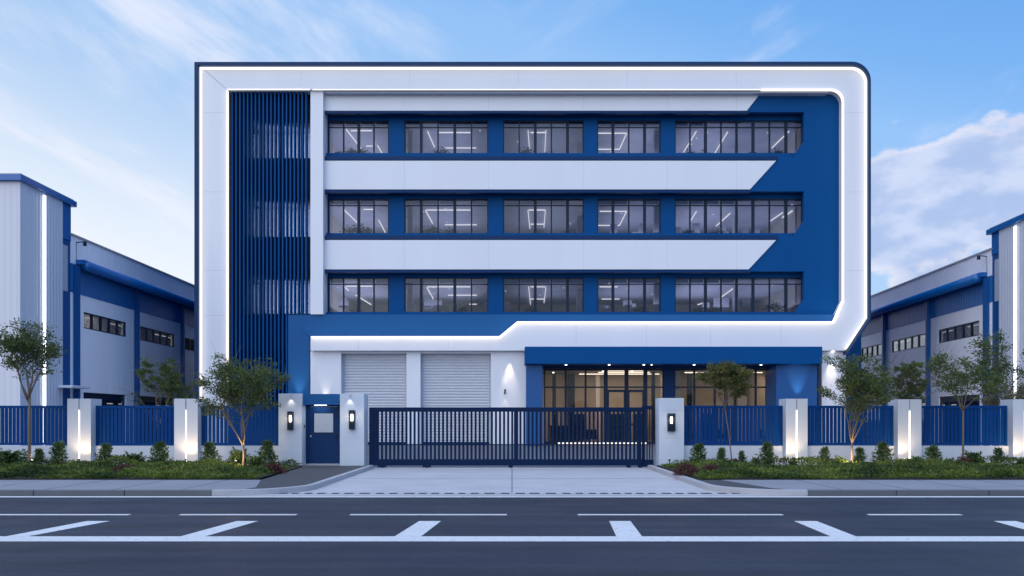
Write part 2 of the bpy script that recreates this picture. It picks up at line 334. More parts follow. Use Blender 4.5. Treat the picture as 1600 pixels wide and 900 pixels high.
# driveway apron
ap = [(-KX, 30.7)] + arc(-KX-RA, YD+RA, RA, 0, -90) + arc(KX-0.1+RA, YD+RA, RA, 270, 180) + [(KX-0.1, 30.7)]
sheet('driveway', ap, 0.004, 'apron')
sheet('yard', [(-45,30.7),(45,30.7),(45,130),(-45,130)], 0.0, 'yard')
def offs(pl, d):
    out = []
    for i, p in enumerate(pl):
        a = Vector(pl[max(i-1,0)]); b = Vector(pl[min(i+1,len(pl)-1)]); t = (b-a).normalized(); out.append((p[0]-t.y*d, p[1]+t.x*d))
    return out
def kerb_run(pts_edge, side, name, mat, i0, i1):
    a = pts_edge[i0:i1+1]; b = offs(pts_edge, side)[i0:i1+1]; m = MB()
    n = len(a); H = 0.13
    vs = [(x,y,-0.02) for x,y in a]+[(x,y,H) for x,y in a]+[(x,y,H) for x,y in b]+[(x,y,-0.02) for x,y in b]
    fs = []
    for i in range(n-1):
        for k in range(3): fs.append((k*n+i, k*n+i+1, (k+1)*n+i+1, (k+1)*n+i))
    fs += [(0,n,2*n,3*n),(n-1,4*n-1,3*n-1,2*n-1)]
    m.add(vs, fs); return tag(m.build(name, mat, bevel=0.012), kind='structure')
n_a = len(left_edge)
kerb_run(left_edge, -0.16, 'driveway_kerb', 'kerb_lt', 0, n_a-2)
kerb_run(right_edge, 0.16, 'driveway_kerb', 'kerb_lt', 0, n_a-2)
# straight granite kerb in one-metre stones with open joints (one strip each side, joints cut as gaps)
for sx, x_start in ((-1, -KX-RA), (1, KX-0.1+RA)):
    m = MB(); x = x_start
    while abs(x) < 45:
        x2 = x + sx*random.uniform(1.85, 2.1)
        m.box(x + sx*0.006, x2 - sx*0.006, YD, YD+0.16, -0.02, 0.13 + random.uniform(-0.002, 0.002)); x = x2
    m.box(sx*45, sx*250, YD, YD+0.16, -0.02, 0.13)
    tag(m.build('kerb', 'kerb', bevel=0.012), kind='structure')
in_l = offs(left_edge, -0.16); in_r = offs(right_edge, 0.16)
SWB = 22.9                      # back of the pavement
def cut(pl, ymax): return [p for p in pl if p[1] <= ymax]
wl = cut(in_l, SWB); wr = cut(in_r, SWB)
tag(MB().prism_z([(-6.55, SWB), (-5.95, 20.4), (-6.1, YD+0.16), (-250, YD+0.16), (-250, SWB)], 0.0, 0.12).build('pavement', 'walk'), kind='structure')
tag(MB().prism_z([(5.45, SWB), (5.95, 20.2), (6.3, YD+0.16), (250, YD+0.16), (250, SWB)], 0.0, 0.12).build('pavement', 'walk'), kind='structure')
# dark asphalt wedges beside the driveway mouth
tag(MB().prism_z([(-KX-0.16, 29.9), (-KX-0.16, 21.3)] + [p for p in in_l[2:n_a-1]] + [(-6.1, YD+0.165), (-5.95, 20.4), (-6.55, SWB), (-7.0, 29.9)], 0.0, 0.116).build('footpath', 'asphalt2'), kind='structure')
tag(MB().prism_z([(KX+0.06, SWB), (KX+0.06, 21.3)] + [p for p in in_r[2:n_a-1]] + [(6.3, YD+0.165), (5.95, 20.2), (5.45, SWB)], 0.0, 0.116).build('footpath', 'asphalt2'), kind='structure')
# expansion joints in pavement and driveway
m = MB()
for sx in (-1, 1):
    x = 7.4
    while x < 26:
        m.box(sx*x-0.008, sx*x+0.008, YD+0.17, SWB-0.01, 0.119, 0.1235); x += 1.55
m.box(-0.01, 0.01, 20.2, 30.3, 0.0, 0.0085); m.box(-4.6, 4.5, 25.0, 25.02, 0.0, 0.0085)
tag(m.build('joint_lines', 'kerb'), kind='structure')
# channel drain across the mouth
m = MB(); x = -5.3
while x < 5.3:
    wd = random.uniform(0.15, 0.24); m.box(x, x+wd, 19.95, 20.17, 0.0, 0.0095); x += wd + random.uniform(0.10, 0.16)
tag(m.build('drain_slots', 'asphalt2'), kind='structure')
tag(MB().box(-5.6, 5.6, 19.86, 19.90, 0.0, 0.0075).build('drain_edge', 'kerb'), kind='structure')
# road markings, each 4 mm above the asphalt
def GD(py): return F*EYE/(py-HOR)
MK = []
mb = MB(); mb.box(-250, 250, GD(777.2), GD(775.6), 0.001, 0.005); tag(mb.build('edge_line', 'paint'), kind='structure')
mb = MB(); mb.box(-250, 250, GD(846), GD(838.5), 0.001, 0.005); tag(mb.build('solid_lane_line', 'paint'), kind='structure')
for a, b in ((-330,-90),(-20,202),(281,463),(547,792),(903,1223),(1357,1502),(1640,1800)):
    D = GD(804.5); tag(MB().box(X(a,D), X(b,D), D-0.06, D+0.09, 0.001, 0.005).build('lane_dash', 'paint'), kind='structure')
for t0, t1, b0, b1 in ((136,171,10,44),(370,403,283,321),(655,689,617,658),(952,985,963,1003),(1241,1276,1298,1337),(1553,1587,1640,1682),(-110,-75,-262,-228)):
    Dt, Db = GD(814.5), GD(838.3)
    tag(MB().prism_z([(X(t0,Dt),Dt),(X(t1,Dt),Dt),(X(b1,Db),Db),(X(b0,Db),Db)], 0.001, 0.005).build('hatch_mark', 'paint'), kind='structure')
# planting beds
sheet('planting_bed', [(-40,SWB),(-6.7,SWB),(-7.05,29.95),(-40,29.95)], 0.128, 'soil')
sheet('planting_bed', [(KX+0.2,SWB),(40,SWB),(40,29.95),(KX+0.2,29.95)], 0.128, 'soil')
tag(MB().box(-40,-7.15,SWB+0.02,30.0,-0.02,0.12).build('bed_base','soil'), kind='structure')
tag(MB().box(KX+0.2,40,SWB+0.02,30.0,-0.02,0.12).build('bed_base','soil'), kind='structure')

# ================================================================== OFFICE BUILDING
B0 = 57.6
off = thing('office_building', 'four-storey blue and white factory office with lit white frame around its facade', 'building', (0, B0, 0))
ZB = 0.06
# depth layers
DF = 57.2        # face of white frame
DW = 58.0        # facade field
DG = 58.9        # glazing
def arcpx(cx, cy, r, n=10): return [(cx + r*math.sin(R(90*i/n)), cy - r*math.cos(R(90*i/n))) for i in range(n+1)]
outer = [(312,692),(312,104)] + arcpx(1331,128,24) + [(1355,497),(1322,548),(808,548),(780,548),(485,548)]
inner = [(354,692),(354,140)] + arcpx(1300,158,18) + [(1318,470),(1303,502),(808,502),(780,525),(485,525)]
outer2 = [(303.5,692),(303.5,96.5)] + arcpx(1331,126,30) + [(1361,499),(1325,554)]
def zb(l): return [(x, max(z, ZB)) for x, z in l]
MB().strip_y(zb(XZ(outer,DF)), zb(XZ(inner,DF)), DF, DF+0.9).build('facade_frame', 'white', off, bevel=0.02)
o_in = [(309.5,692),(309.5,101.5)] + arcpx(1331,128,27) + [(1358,498),(1323.5,551)]
DR = 56.85
MB().strip_y(zb(XZ(outer2,DR)), zb(XZ(o_in,DR)), DR, 59.5).build('facade_edge', 'rim', off, bevel=0.015)
# light strips
def strip_led(a_pts, w_px, D, name='light_strip', depth=0.07, mat='led'):
    # offset polyline both ways
    P = XZ(a_pts, D); w_ = w_px*D/F/2; A = []; Bq = []
    for i, p in enumerate(P):
        p = Vector(p)
        d0 = (p - Vector(P[i-1])).normalized() if i else None; d1 = (Vector(P[i+1]) - p).normalized() if i < len(P)-1 else None
        if d0 is None: t = d1; k = 1
        elif d1 is None: t = d0; k = 1
        else: t = (d0+d1).normalized(); k = 1/max(0.5, t.dot(d0))
        nrm = Vector((-t.y, t.x))*w_*k
        A.append(tuple(p+nrm)); Bq.append(tuple(p-nrm))
    return MB().strip_y(zb(A), zb(Bq), D, D+depth).build(name, mat, off)
strip_led([(312.6,640),(312.6,105.3)] + arcpx(1331,128.5,23.2) + [(1354,497),(1322.5,545)], 1.5, DF-0.30, depth=0.29)
strip_led([(354.5,612),(354.5,141)], 1.9, DF-0.18, depth=0.24)
strip_led([(488,139.8),(1188,139.8)], 0.6, DF-0.03, depth=0.08, mat='led_soft')
strip_led([(355,139.4),(484,139.4)], 1.0, DF-0.03, depth=0.1)
strip_led([(1190,139.5)] + arcpx(1299,158.5,19) + [(1318,469)], 1.7, DF-0.18, depth=0.24)
strip_led([(1318,470),(1303.3,503.6),(808.5,503.6),(780.5,527),(487,527)], 1.8, DF-0.26, depth=0.30, mat='led_hi')
# frame panel joints
m = MB()
for py in (176, 300, 423, 493, 560):
    m.box(X(318,DF), X(351,DF), DF-0.003, DF+0.01, Z(py,DF), Z(py,DF)+0.012)
m.prism_y(XZ([(317,107.6),(318,107),(353,138),(352,138.6)],DF), DF-0.003, DF+0.01)
for py in (176, 300, 423): m.box(X(1322,DF), X(1351,DF), DF-0.003, DF+0.01, Z(py,DF), Z(py,DF)+0.012)
for px in (470, 640, 810, 980, 1150): m.box(X(px,DF), X(px,DF)+0.012, DF-0.003, DF+0.01, Z(108,DF), Z(134,DF))
for px in (560, 700, 900, 1010, 1110, 1220): m.box(X(px,DF), X(px,DF)+0.012, DF-0.003, DF+0.01, Z(547,DF), Z(530 if px<790 else 507,DF))
m.each('panel_joint', 'wh_grey', off)
# soffit reveal line under top band
MB().box(X(507,DF), X(1296,DF), DF+0.25, DW, Z(143.2,DF), Z(140.2,DF)).build('reveal_trim', 'wh_grey', off)

# body behind
xl, xr = X(306,60), X(1354,60)
m = MB()
m.box(X(306,59.6), X(340,59.6), 59.6, 82, ZB, 24.5)               # left side wall
m.box(X(1322,61.5), X(1346,61.5)+0.0, 61.5, 82, ZB, 8.2)
m.each('side_wall', 'blue', off)
MB().box(X(306,59.6), X(1356,59.6), 74.5, 82.5, ZB, 24.6).build('rear_wall', 'blue', off)
MB().box(X(306,59.6), X(1356,59.6), 59.6, 74.4, 24.3, 24.6).build('roof_slab', 'roof', off)
MB().box(X(1330,59.6), X(1356,59.6), 59.55, 74.4, Z(500,59.6), 24.3).build('side_wall', 'blue', off)
rows = [(175,250,243,199), (299,374,367,321), (424,491,489,444)]
# blue field: spandrel backing bands, right field
m = MB()
bands = [(139,175),(250,299),(374,424),(490,504)]
for a, b in bands: m.box(X(507,DW), X(1321,DW), DW, DW+0.35, Z(b,DW), Z(a,DW))
for (yt, yb, wb, tr) in rows:
    # right of the opening with a chamfered lower corner
    m.prism_y(XZ([(1256,yt),(1321,yt),(1321,yb),(1213,yb),(1215,yb-5),(1240,yb-5),(1256,yb-29)], DW), DW+0.001, DW+0.35) if yt<400 else m.prism_y(XZ([(1256,yt),(1321,yt),(1321,yb),(1240,yb),(1256,yb-24)], DW), DW+0.001, DW+0.35)
m.each('facade_wall', 'blue', off)
for i, (a, b, xa, xb) in enumerate(((143.5,173,1190,1167),(251,296,1213,1172),(375,421,1213,1170))):
    MB().prism_y(XZ([(507,a),(xa,a),(xb,b),(507,b)], DW-0.1), DW-0.1, DW-0.004).build('spandrel_panel', 'white', off, bevel=0.015)
m = MB()
for i, (a, b, xa) in enumerate(((143.5,173,1160),(251,296,1160),(375,421,1160))):
    for px in (632,763,912,1043,1151):
        if px < xa: m.box(X(px,DW-0.1), X(px,DW-0.1)+0.012, DW-0.103, DW-0.09, Z(b-1,DW-0.1), Z(a+1,DW-0.1))
m.each('panel_joint', 'wh_grey', off)
# lintel trims and sill beams
for (yt, yb, wb, tr) in rows:
    D = DW-0.12
    m = MB(); m.box(X(506.5,D), X(1170 if yt<200 else 1173,D), D, DW+0.2, Z(yt+2,D), Z(yt-1.6,D))
    if yb < 480: m.box(X(506.5,D), X(1215,D), D, DW+0.2, Z(yb,D), Z(yb-6.2,D))
    m.each('window_ledge', 'navy', off, bevel=0.01)
# white pier and stair tower louvres
D = 57.45
MB().box(X(485,D), X(505,D), D, DG+0.3, Z(491,D), Z(139.5,D)).build('pier', 'white', off, bevel=0.02)
D = 58.45
m = MB(); wins = [(185,247),(305,370),(428,490)]
ys = [139] + [v for a, b in wins for v in (a, b)] + [558]
for i in range(0, len(ys), 2): m.box(X(354,D), X(486,D), D, D+0.2, Z(ys[i+1],D), Z(ys[i],D))
for a, b in wins: m.box(X(354,D), X(393,D), D, D+0.2, Z(b,D), Z(a,D))
m.box(X(354,D), X(380,D), D, D+0.2, ZB, Z(558,D)); m.box(X(380,D), X(452,D), D, D+0.2, ZB, Z(668,D))
m.each('stair_wall', 'navy', off)
for j, (a, b) in enumerate(wins + [(558,668)]):
    x0 = 393 if j < 3 else 380; x1 = 486 if j < 3 else 452
    m = MB(); m.box(X(x0,D), X(x1,D), D+0.04, D+0.1, Z(a,D)-0.1, Z(a,D)); n_ = 6
    for k in range(n_+1):
        xx = X(x0+(x1-x0)*k/n_, D); m.box(xx-0.04, xx+0.04, D+0.04, D+0.1, Z(b,D), Z(a,D)-0.101)
    wf = m.build('stair_window', 'dark', off)
    MB().box(X(x0,D), X(x1,D), D+0.12, D+0.14, Z(b,D), Z(a,D)).build('glass', 'glass', wf)
MB().box(X(358,58.35), X(450,58.35), 58.3, 58.44, Z(549,58.35), Z(495,58.35)).build('spandrel_panel', 'blue', off)
m = MB(); D = 57.55
k = 0
px = 361.5
while px < 483:
    b = 692 if px < 450 else 491
    m.box(X(px,D), X(px,D)+0.085, D, D+0.42, max(Z(b,D),ZB), Z(141.5,D)); px += 6.08
m.build('louvre_screen', 'blue', off)
m = MB()
for py in (175, 300, 423, 493, 550, 580):
    m.box(X(360,58.1), X(484 if py<492 else 450,58.1), 58.02, 58.12, Z(py,58.1), Z(py,58.1)+0.1)
m.each('screen_rail', 'navy', off)
# blue L-shaped band
D = 57.62
MB().prism_y(XZ([(450,491.5),(1312,491.5),(1303,505),(808,505),(782,528),(484,528)],D), D, D+0.36).build('blue_band', 'blue_lt', off, bevel=0.015)
MB().prism_y([(a, max(b, ZB)) for a, b in XZ([(450,492),(452.5,492),(484,529),(484,700),(450,700)],D-0.02)], D-0.02, D+0.9).build('blue_column', 'blue_lt', off, bevel=0.015)
# windows on three floors
bays = [(513,608,4),(632,763,5),(786,912,5),(933,1032,4),(1054,1151,4),(1151,1254,4)]
names_floor = ['top', 'third', 'second']
m = MB()
for (yt, yb, wb, tr) in rows:
    ztop = Z(yt,DW); zbot = Z(yb-1,DW)
    prev = 507
    for (a, b, n_) in bays:
        if a > prev: m.box(X(prev,DG) if prev>507 else X(505,DG), X(a,DG), DG-0.12, DG+0.2, Z(wb+2,DG), ztop-0.002)
        prev = b
    m.box(X(1254,DG), X(1262,DG), DG-0.12, DG+0.2, Z(wb+2,DG), ztop-0.002)
    m.box(X(505,DG), X(1262,DG), DW+0.35, DG+0.2, zbot-0.2, Z(wb,DG)-0.0)     # inner sill
    m.box(X(505,DG), X(1262,DG), DG-0.1, DG+0.2, ztop-0.28, ztop+0.3)          # head
m.each('window_pier', 'blue', off)
for fi, (yt, yb, wb, tr) in enumerate(rows):
    ztop = Z(yt,DW)-0.28; zbot = Z(wb,DG)
    for bi, (a, b, n_) in enumerate(bays):
        m = MB(); x0, x1 = X(a,DG), X(b,DG); t = 0.045
        m.box(x0, x1, DG, DG+0.12, ztop-0.05, ztop-0.001); m.box(x0, x1, DG, DG+0.12, zbot, zbot+0.07)
        m.box(x0+0.05, x1-0.05, DG+0.012, DG+0.10, Z(tr,DG)-0.035, Z(tr,DG)+0.035)
        for k in range(n_+1):
            xx = x0 + (x1-x0)*k/n_; tt = 0.075 if k in (0, n_) else t + (0.05 if (k + bi) % 2 == 0 else 0)
            m.box(max(xx-tt, x0), min(xx+tt, x1), DG-0.02, DG+0.13, zbot+0.071, ztop-0.051)
        wf = m.build('window', 'dark', off)
        wf['label'] = f'window with {n_} panes on the {names_floor[fi]} floor'
        MB().box(x0+0.02, x1-0.02, DG+0.05, DG+0.065, zbot+0.03, ztop-0.03).build('glass', 'glass', wf)
        if bi < 5:
            DB = DG+0.35
            m = MB()
            for k in range(n_):
                if random.random() < 0.85: m.box(x0+(x1-x0)*(k+0.08)/n_, x0+(x1-x0)*(k+0.92)/n_, DB, DB+0.02, Z(tr-2,DB), Z(tr-8.5,DB)+random.uniform(-.03,.03))
            m.each('blind', 'blind', wf)
# office interiors: ceiling, floor, back wall
LB = {0: [((541,203),(570,240)),((548,205),(581,205)),((572,229),(582,229)),((590,228),(597,240)),
          ((668,206),(679,231)),((686,208),(735,208)),((695,232),(744,232)),
          ((825,205),(828,242)),((829,208),(852,208)),((853,205),(851,241)),
          ((934,209),(978,209)),((934,234),(968,234)),((979,209),(968,234)),
          ((1088,206),(1067,240)),((1137,207),(1117,240)),((1233,206),(1206,232))]}
LB[1] = [((537,328),(571,361)),((568,328),(584,328)),((592,345),(602,364)),((665,330),(676,350)),((666,329),(735,329)),((695,352),(745,352)),
          ((825,330),(828,358)),((826,329),(852,329)),((852,330),(850,356)),((829,351),(850,351)),((937,331),(979,331)),((933,353),(968,353)),((979,331),(968,353)),
          ((1088,331),(1079,346)),((1141,334),(1119,354)),((1223,333),(1201,348)),((1238,330),(1222,341))]
LB[2] = [((537,448),(545,455)),((541,448),(582,448)),((556,462),(580,482)),((667,450),(677,468)),((668,449),(735,449)),((700,462),(745,462)),((733,476),(745,476)),
          ((826,449),(829,478)),((829,449),(852,449)),((853,450),(850,474)),((828,468),(850,468)),((937,449),(965,449)),((940,468),(968,468)),
          ((1145,452),(1123,468)),((1100,474),(1090,486)),((1238,449),(1203,470))]
zc_f = []
for fi, (yt, yb, wb, tr) in enumerate(rows):
    zc = Z(yt,DW)-0.36; zc_f.append(zc); zf = Z(yb,DW)-0.15
    MB().box(X(392,58.8), X(1290,59.1), DG+0.22, 74.3, zc, zc+0.25).build('ceiling_slab', 'int_ceil', off)
    MB().box(X(392,58.8), X(1290,59.1), DG+0.22, 74.3, zf-0.2, zf).build('floor_slab', 'int_wall', off)
    MB().box(X(392,58.8), X(1290,59.1), 72.0, 72.2, zf+0.001, zc-0.001).build('partition_wall', 'int_wall', off)
    m = MB()
    for px_ in (620, 775, 922, 1043):                     # cross partitions between bays
        xx = X(px_, 59.3); m.box(xx-0.06, xx+0.06, DG+0.24, 64.5 if px_!=775 else 71.9, zf+0.001, zc-0.002)
    m.box(X(488,59.2), X(500,59.2), DG+0.24, 71.9, zf+0.001, zc-0.002)
    m.box(X(1256,59.3), X(1256,59.3)+0.12, DG+0.24, 71.9, zf+0.001, zc-0.002)
    m.each('cross_wall', 'int_wall', off)
    for px_, dp in ((641,60.6),(905,63.5),(1026,60.4),(1246,60.8),(1150,64)):
        xx = X(px_, dp); MB().box(xx-0.17, xx+0.17, dp, dp+0.34, zf+0.002, zc-0.003).build('inner_column', 'blind', off)
    m = MB(); rq = random.Random(fi+40)
    for q in range(26):
        px_ = rq.uniform(515,1245); dp = rq.uniform(60.6,63); xx = X(px_,dp)
        if all(abs(px_-c) > 14 for c in (620,775,922,1043,641,905,1026,1246,1150)): m.box(xx-0.25, xx+0.25, dp, dp+0.05, zf+1.0, zf+rq.uniform(1.3,1.9))
    m.each('desk_screen', rq.choice(['dark','blind']), off)
    for (p0, p1) in LB[fi]:
        P = []
        for (px, py) in (p0, p1):
            D = (zc-0.12-EYE)*F/(HOR-py); D = min(max(D, 59.3), 71.5); P.append(Vector((X(px,D), D, zc-0.12)))
        d = (P[1]-P[0]).normalized(); nn = Vector((-d.y, d.x, 0))*0.024
        b = MB(); vs = [P[0]+nn, P[1]+nn, P[1]-nn, P[0]-nn]; up = Vector((0,0,0.07))
        b.add(vs+[v+up for v in vs], [(0,1,2,3),(4,7,6,5),(0,4,5,1),(1,5,6,2),(2,6,7,3),(3,7,4,0)]); b.build('ceiling_light', 'led_in', off)
    MB().box(X(392,60.8), X(487,60.8), 61.4, 61.5, zf+0.001, zc-0.001).build('partition_wall', 'blind', off)
    m = MB(); rq = random.Random(fi+70)
    for q in range(16):
        dp = rq.uniform(60,68); xx = X(rq.uniform(515,1250), dp); m.cyl(xx, dp, zc-0.03, zc-0.003, 0.05, 8)
    m.each('recessed_light', 'led_in', off)
    # unseen area fill, added to brighten the wall behind the louvres
    lamp('AREA', (X(440,59.8), 59.6, (zc+zf)/2), 110, (0.92,0.95,1.0), off, (X(440,61.4), 61.4, (zc+zf)/2), 3.0, sy=2.6, name='stair_fill')
    for px in (560, 700, 850, 985, 1100, 1200):
        lamp('AREA', (X(px,63), 64, zf+1.15), (105 if px != 850 else 55) + 34*((px*7+fi*3)%3), (0.98,0.92,0.94), off, (X(px,63), 63.5, 90), 3.6, sy=8, name='ceiling_bounce_light')  # no fixture: upward fill added to brighten ceilings and walls
# ground floor: walls, roller doors
D = 57.6; ZT = Z(548,DF)
m = MB()
for a, b in ((485,533),(635,657),(767,822)): m.box(X(a,D), X(b,D), D, D+0.75, ZB, ZT-0.005)
m.each('ground_wall', 'white', off, bevel=0.015)
MB().box(X(1284,D), X(1322,D), D, D+0.75, ZB, ZT-0.005).build('ground_wall', 'white', off, bevel=0.015)
MB().box(X(533,D)+0.003, X(767,D)-0.003, D+0.05, D+0.6, Z(552,D), ZT-0.003).build('door_header', 'white', off)
DS = 58.15
for a, b in ((533,635),(657,767)):
    m = MB(); z = ZB+0.02; zt = Z(552,D)-0.001; x0, x1 = X(a,D), X(b,D); pit = 0.19
    # corrugated curtain profile
    vs = []; fs = []; prof = []
    zz = z
    while zz < zt-0.02: prof += [(0,zz),(-0.035,zz+pit*0.25),(-0.045,zz+pit*0.5),(-0.035,zz+pit*0.75),(0,zz+pit*0.93)]; zz += pit
    for (dy_, z_) in prof: vs += [(x0, DS+dy_, min(z_, zt)), (x1, DS+dy_, min(z_, zt))]
    fs = [(2*i, 2*i+1, 2*i+3, 2*i+2) for i in range(len(prof)-1)]
    m.add(vs, fs); rd = m.build('roller_door', 'shutter', off)
    MB().box(x0+0.02, x1-0.02, DS-0.06, DS+0.0, ZB, ZB+0.14).build('bottom_bar', 'navy', rd)
    g = MB(); g.box(x0, x0+0.12, DS-0.09, DS+0.02, ZB, zt); g.box(x1-0.12, x1, DS-0.09, DS+0.02, ZB, zt); g.each('guide_rail', 'wh_grey', rd)
MB().box(X(533,DS), X(767,DS), 58.3, 58.4, ZB, ZT).build('door_backing', 'dark', off)
# entrance: canopy, columns, lobby
DC = 55.8
MB().box(X(820,DC), X(1285,DC), DC, 57.9, Z(568.5,DC), Z(541.5,DC)).build('canopy', 'blue', off, bevel=0.02)
DL = 56.4
MB().box(X(822,DL), X(848,DL), DL, 58.9, ZB, Z(568.5,DC)-0.002).build('column', 'blue_col', off, bevel=0.02)
MB().box(X(1213,DL), X(1277,DL), DL, 58.9, ZB, Z(568.5,DC)-0.002).build('column', 'blue_col', off, bevel=0.02)
MB().box(X(848,58.6), X(1213,58.6), 57.9, 58.72, Z(577,58.6), Z(548,58.6)).build('entrance_lintel', 'navy', off)
DE = 58.6; zt = Z(577,DE); ztr = Z(605,DE)
def glazed(a, b, mull, name, label, door=None):
    m = MB(); x0, x1 = X(a,DE), X(b,DE)
    m.box(x0, x1, DE, DE+0.12, zt-0.08, zt-0.001); m.box(x0, x1, DE+0.01, DE+0.11, ztr-0.05, ztr+0.05); m.box(x0, x1, DE, DE+0.12, ZB, ZB+0.15)
    for px in mull:
        t = 0.06 if door is None or px not in door else 0.13
        xx = X(px,DE); m.box(max(xx-t,x0), min(xx+t,x1), DE-0.02, DE+0.13, ZB+0.151, zt-0.081)
    o = m.build(name, 'dark', off); o['label'] = label
    MB().box(x0, x1, DE+0.05, DE+0.065, ZB+0.15, zt-0.05).build('glass', 'glass_lob', o); return o
glazed(850, 1037, (850.5,884,915,946.6,979,1008.5,1036.5), 'lobby_window', 'left run of entrance glazing with the doors', (946.6,979,1008.5))
glazed(1053, 1213, (1053.5,1085,1117,1149,1181,1212.5), 'lobby_window', 'right run of entrance glazing')
MB().box(X(1037,DE), X(1053,DE), DE-0.1, DE+0.25, ZB, zt).build('column', 'navy', off)
for a, b in ((948.5,977.5),(980.5,1006.5)):
    m = MB(); x0, x1 = X(a,DE), X(b,DE); h = Z(609,DE)
    m.box(x0, x0+0.13, DE-0.05, DE-0.021, ZB, h); m.box(x1-0.13, x1, DE-0.05, DE-0.021, ZB, h); m.box(x0+0.13, x1-0.13, DE-0.05, DE-0.021, h-0.16, h); m.box(x0+0.13, x1-0.13, DE-0.05, DE-0.021, ZB, ZB+0.2); m.box(x0+0.13, x1-0.13, DE-0.05, DE-0.021, 1.3, 1.42)
    d_ = m.build('entrance_door', 'dark', off)
    hx = x1-0.2 if a < 960 else x0+0.2
    MB().tube([(hx,DE-0.12,0.95),(hx,DE-0.12,1.9)],[0.025,0.025],8).build('handle', 'shutter', d_)
zl = zt+0.1; xa, xb = X(846,DE), X(1217,DE)
MB().box(xa, xb, DE+0.2, 67, zl, zl+0.2).build('lobby_ceiling', 'lob_ceil', off)
MB().box(xa, xb, 66.8, 67, ZB, zl-0.001).build('lobby_wall', 'lob_wall', off)
MB().box(xa, xb, DE+0.2, 66.79, ZB-0.04, ZB+0.02).build('lobby_floor', 'int_wall', off)
MB().box(xa-0.2, xa-0.001, DE+0.2, 66.79, ZB+0.021, zl-0.001).build('lobby_wall', 'lob_wall', off)
MB().box(xb+0.001, xb+0.2, DE+0.2, 66.79, ZB+0.021, zl-0.001).build('lobby_wall', 'lob_wall', off)
MB().box(X(1040,62), X(1050,62), DE+0.4, 66.7, ZB+0.021, zl-0.002).build('lobby_wall', 'int_wall', off)
for (a, b, D, zz) in ((945,1010,60.2,zl-0.10),(935,1015,62.3,zl-0.10),(905,1030,64.6,zl-0.10),(1070,1200,62.5,zl-0.1)):
    MB().box(X(a,D), X(b,D), D, D+0.07, zz-0.04, zz+0.02).build('ceiling_light', 'led_in', off)
m = MB(); random.seed(3)
for i in range(9):
    px = random.uniform(860,1205); D = random.uniform(59.6,65); m.cyl(X(px,D), D, zl-0.05, zl-0.002, 0.06, 10)
m.each('recessed_light', 'spotface', off)
lamp('AREA', (X(960,62), 62, zl-0.3), 230, (1.0,0.82,0.64), off, (X(960,62), 62.6, 0), 6, sy=4, name='lobby_light')
lamp('AREA', (X(1130,62), 62, zl-0.3), 110, (1.0,0.84,0.70), off, (X(1130,62), 62.6, 0), 5, sy=4, name='lobby_light')
for px_, dp, w_, mt in ((866,64.5,0.25,'dark'),(893,66.3,0.5,'dark'),(934,65.2,0.3,'int_wall'),(1021,64,0.22,'dark'),(1078,65,0.35,'dark'),(1135,64.2,0.2,'dark'),(1160,66,0.7,'int_wall'),(1188,65.5,0.25,'dark')):
    xx = X(px_, dp); MB().box(xx-w_/2, xx+w_/2, dp, dp+0.3, ZB+0.022, zl-0.003).build('inner_column', mt, off)
for px_, dp in ((905,65.6),(965,66.0),(1000,65.8),(1110,65.6)):
    xx = X(px_, dp); MB().box(xx-0.5, xx+0.5, dp, dp+0.25, ZB+0.022, 2.1).build('cabinet', 'dark', off)
MB().box(X(872,58.3), X(1010,58.3), 58.28, 58.36, ZB, ZB+0.09).build('light_strip', 'led_soft', off)
# reception desk and seats seen as dark shapes low in the lobby
m = MB(); m.box(X(860,61.5), X(905,61.5), 61.2, 62.0, ZB+0.02, 1.2); m.box(X(858,61.5), X(907,61.5), 61.1, 62.1, 1.2, 1.26)
rdk = tag(m.build('reception_desk', 'dark', None, bevel=0.02), 'dark reception desk behind the glass left of the entrance doors', 'desk')
def armchair(px, D, label):
    t = thing('lobby_chair', label, 'chair', (X(px,D), D, ZB+0.02), 'chairs in the lobby')
    x = X(px,D); z0 = ZB+0.02
    MB().box(x-0.35, x+0.35, D-0.3, D+0.35, z0+0.25, z0+0.45).build('seat', 'dark', t, bevel=0.04)
    MB().box(x-0.35, x+0.35, D+0.351, D+0.47, z0+0.2, z0+0.9).build('backrest', 'dark', t, bevel=0.04)
    for sx in (-1,1):
        MB().box(x+sx*0.36, x+sx*0.45, D-0.3, D+0.34, z0+0.2, z0+0.62).build('armrest', 'dark', t, bevel=0.03)
        for sy in (-0.24, 0.28): MB().cyl(x+sx*0.3, D+sy, z0, z0+0.25, 0.02, 6).build('leg', 'dark', t)
armchair(925, 61.2, 'dark lobby armchair left of the entrance doors')
armchair(1072, 61.4, 'dark lobby armchair just right of the blue glazing pier')
armchair(1120, 62.2, 'dark lobby armchair behind the right run of glazing, nearest its middle')
armchair(1195, 61.6, 'dark lobby armchair beside the wide blue column on the right')
# canopy downlights
for px, s in ((884,1),(951,1),(1005,1),(1017,.6),(1083,1),(1187,1),(1246,1)):
    D = 56.9; zz = Z(568.5,DC)
    MB().cyl(X(px,D), 56.6, zz-0.03, zz-0.002, 0.065*s, 14).build('downlight', 'spotface', off)
    lamp('SPOT', (X(px,D), 57.75, zz-0.06), 45*s, (1.0,0.86,0.74), off, (X(px,D), 58.3, 0), 0.03, spot=80, name='downlight_lamp')
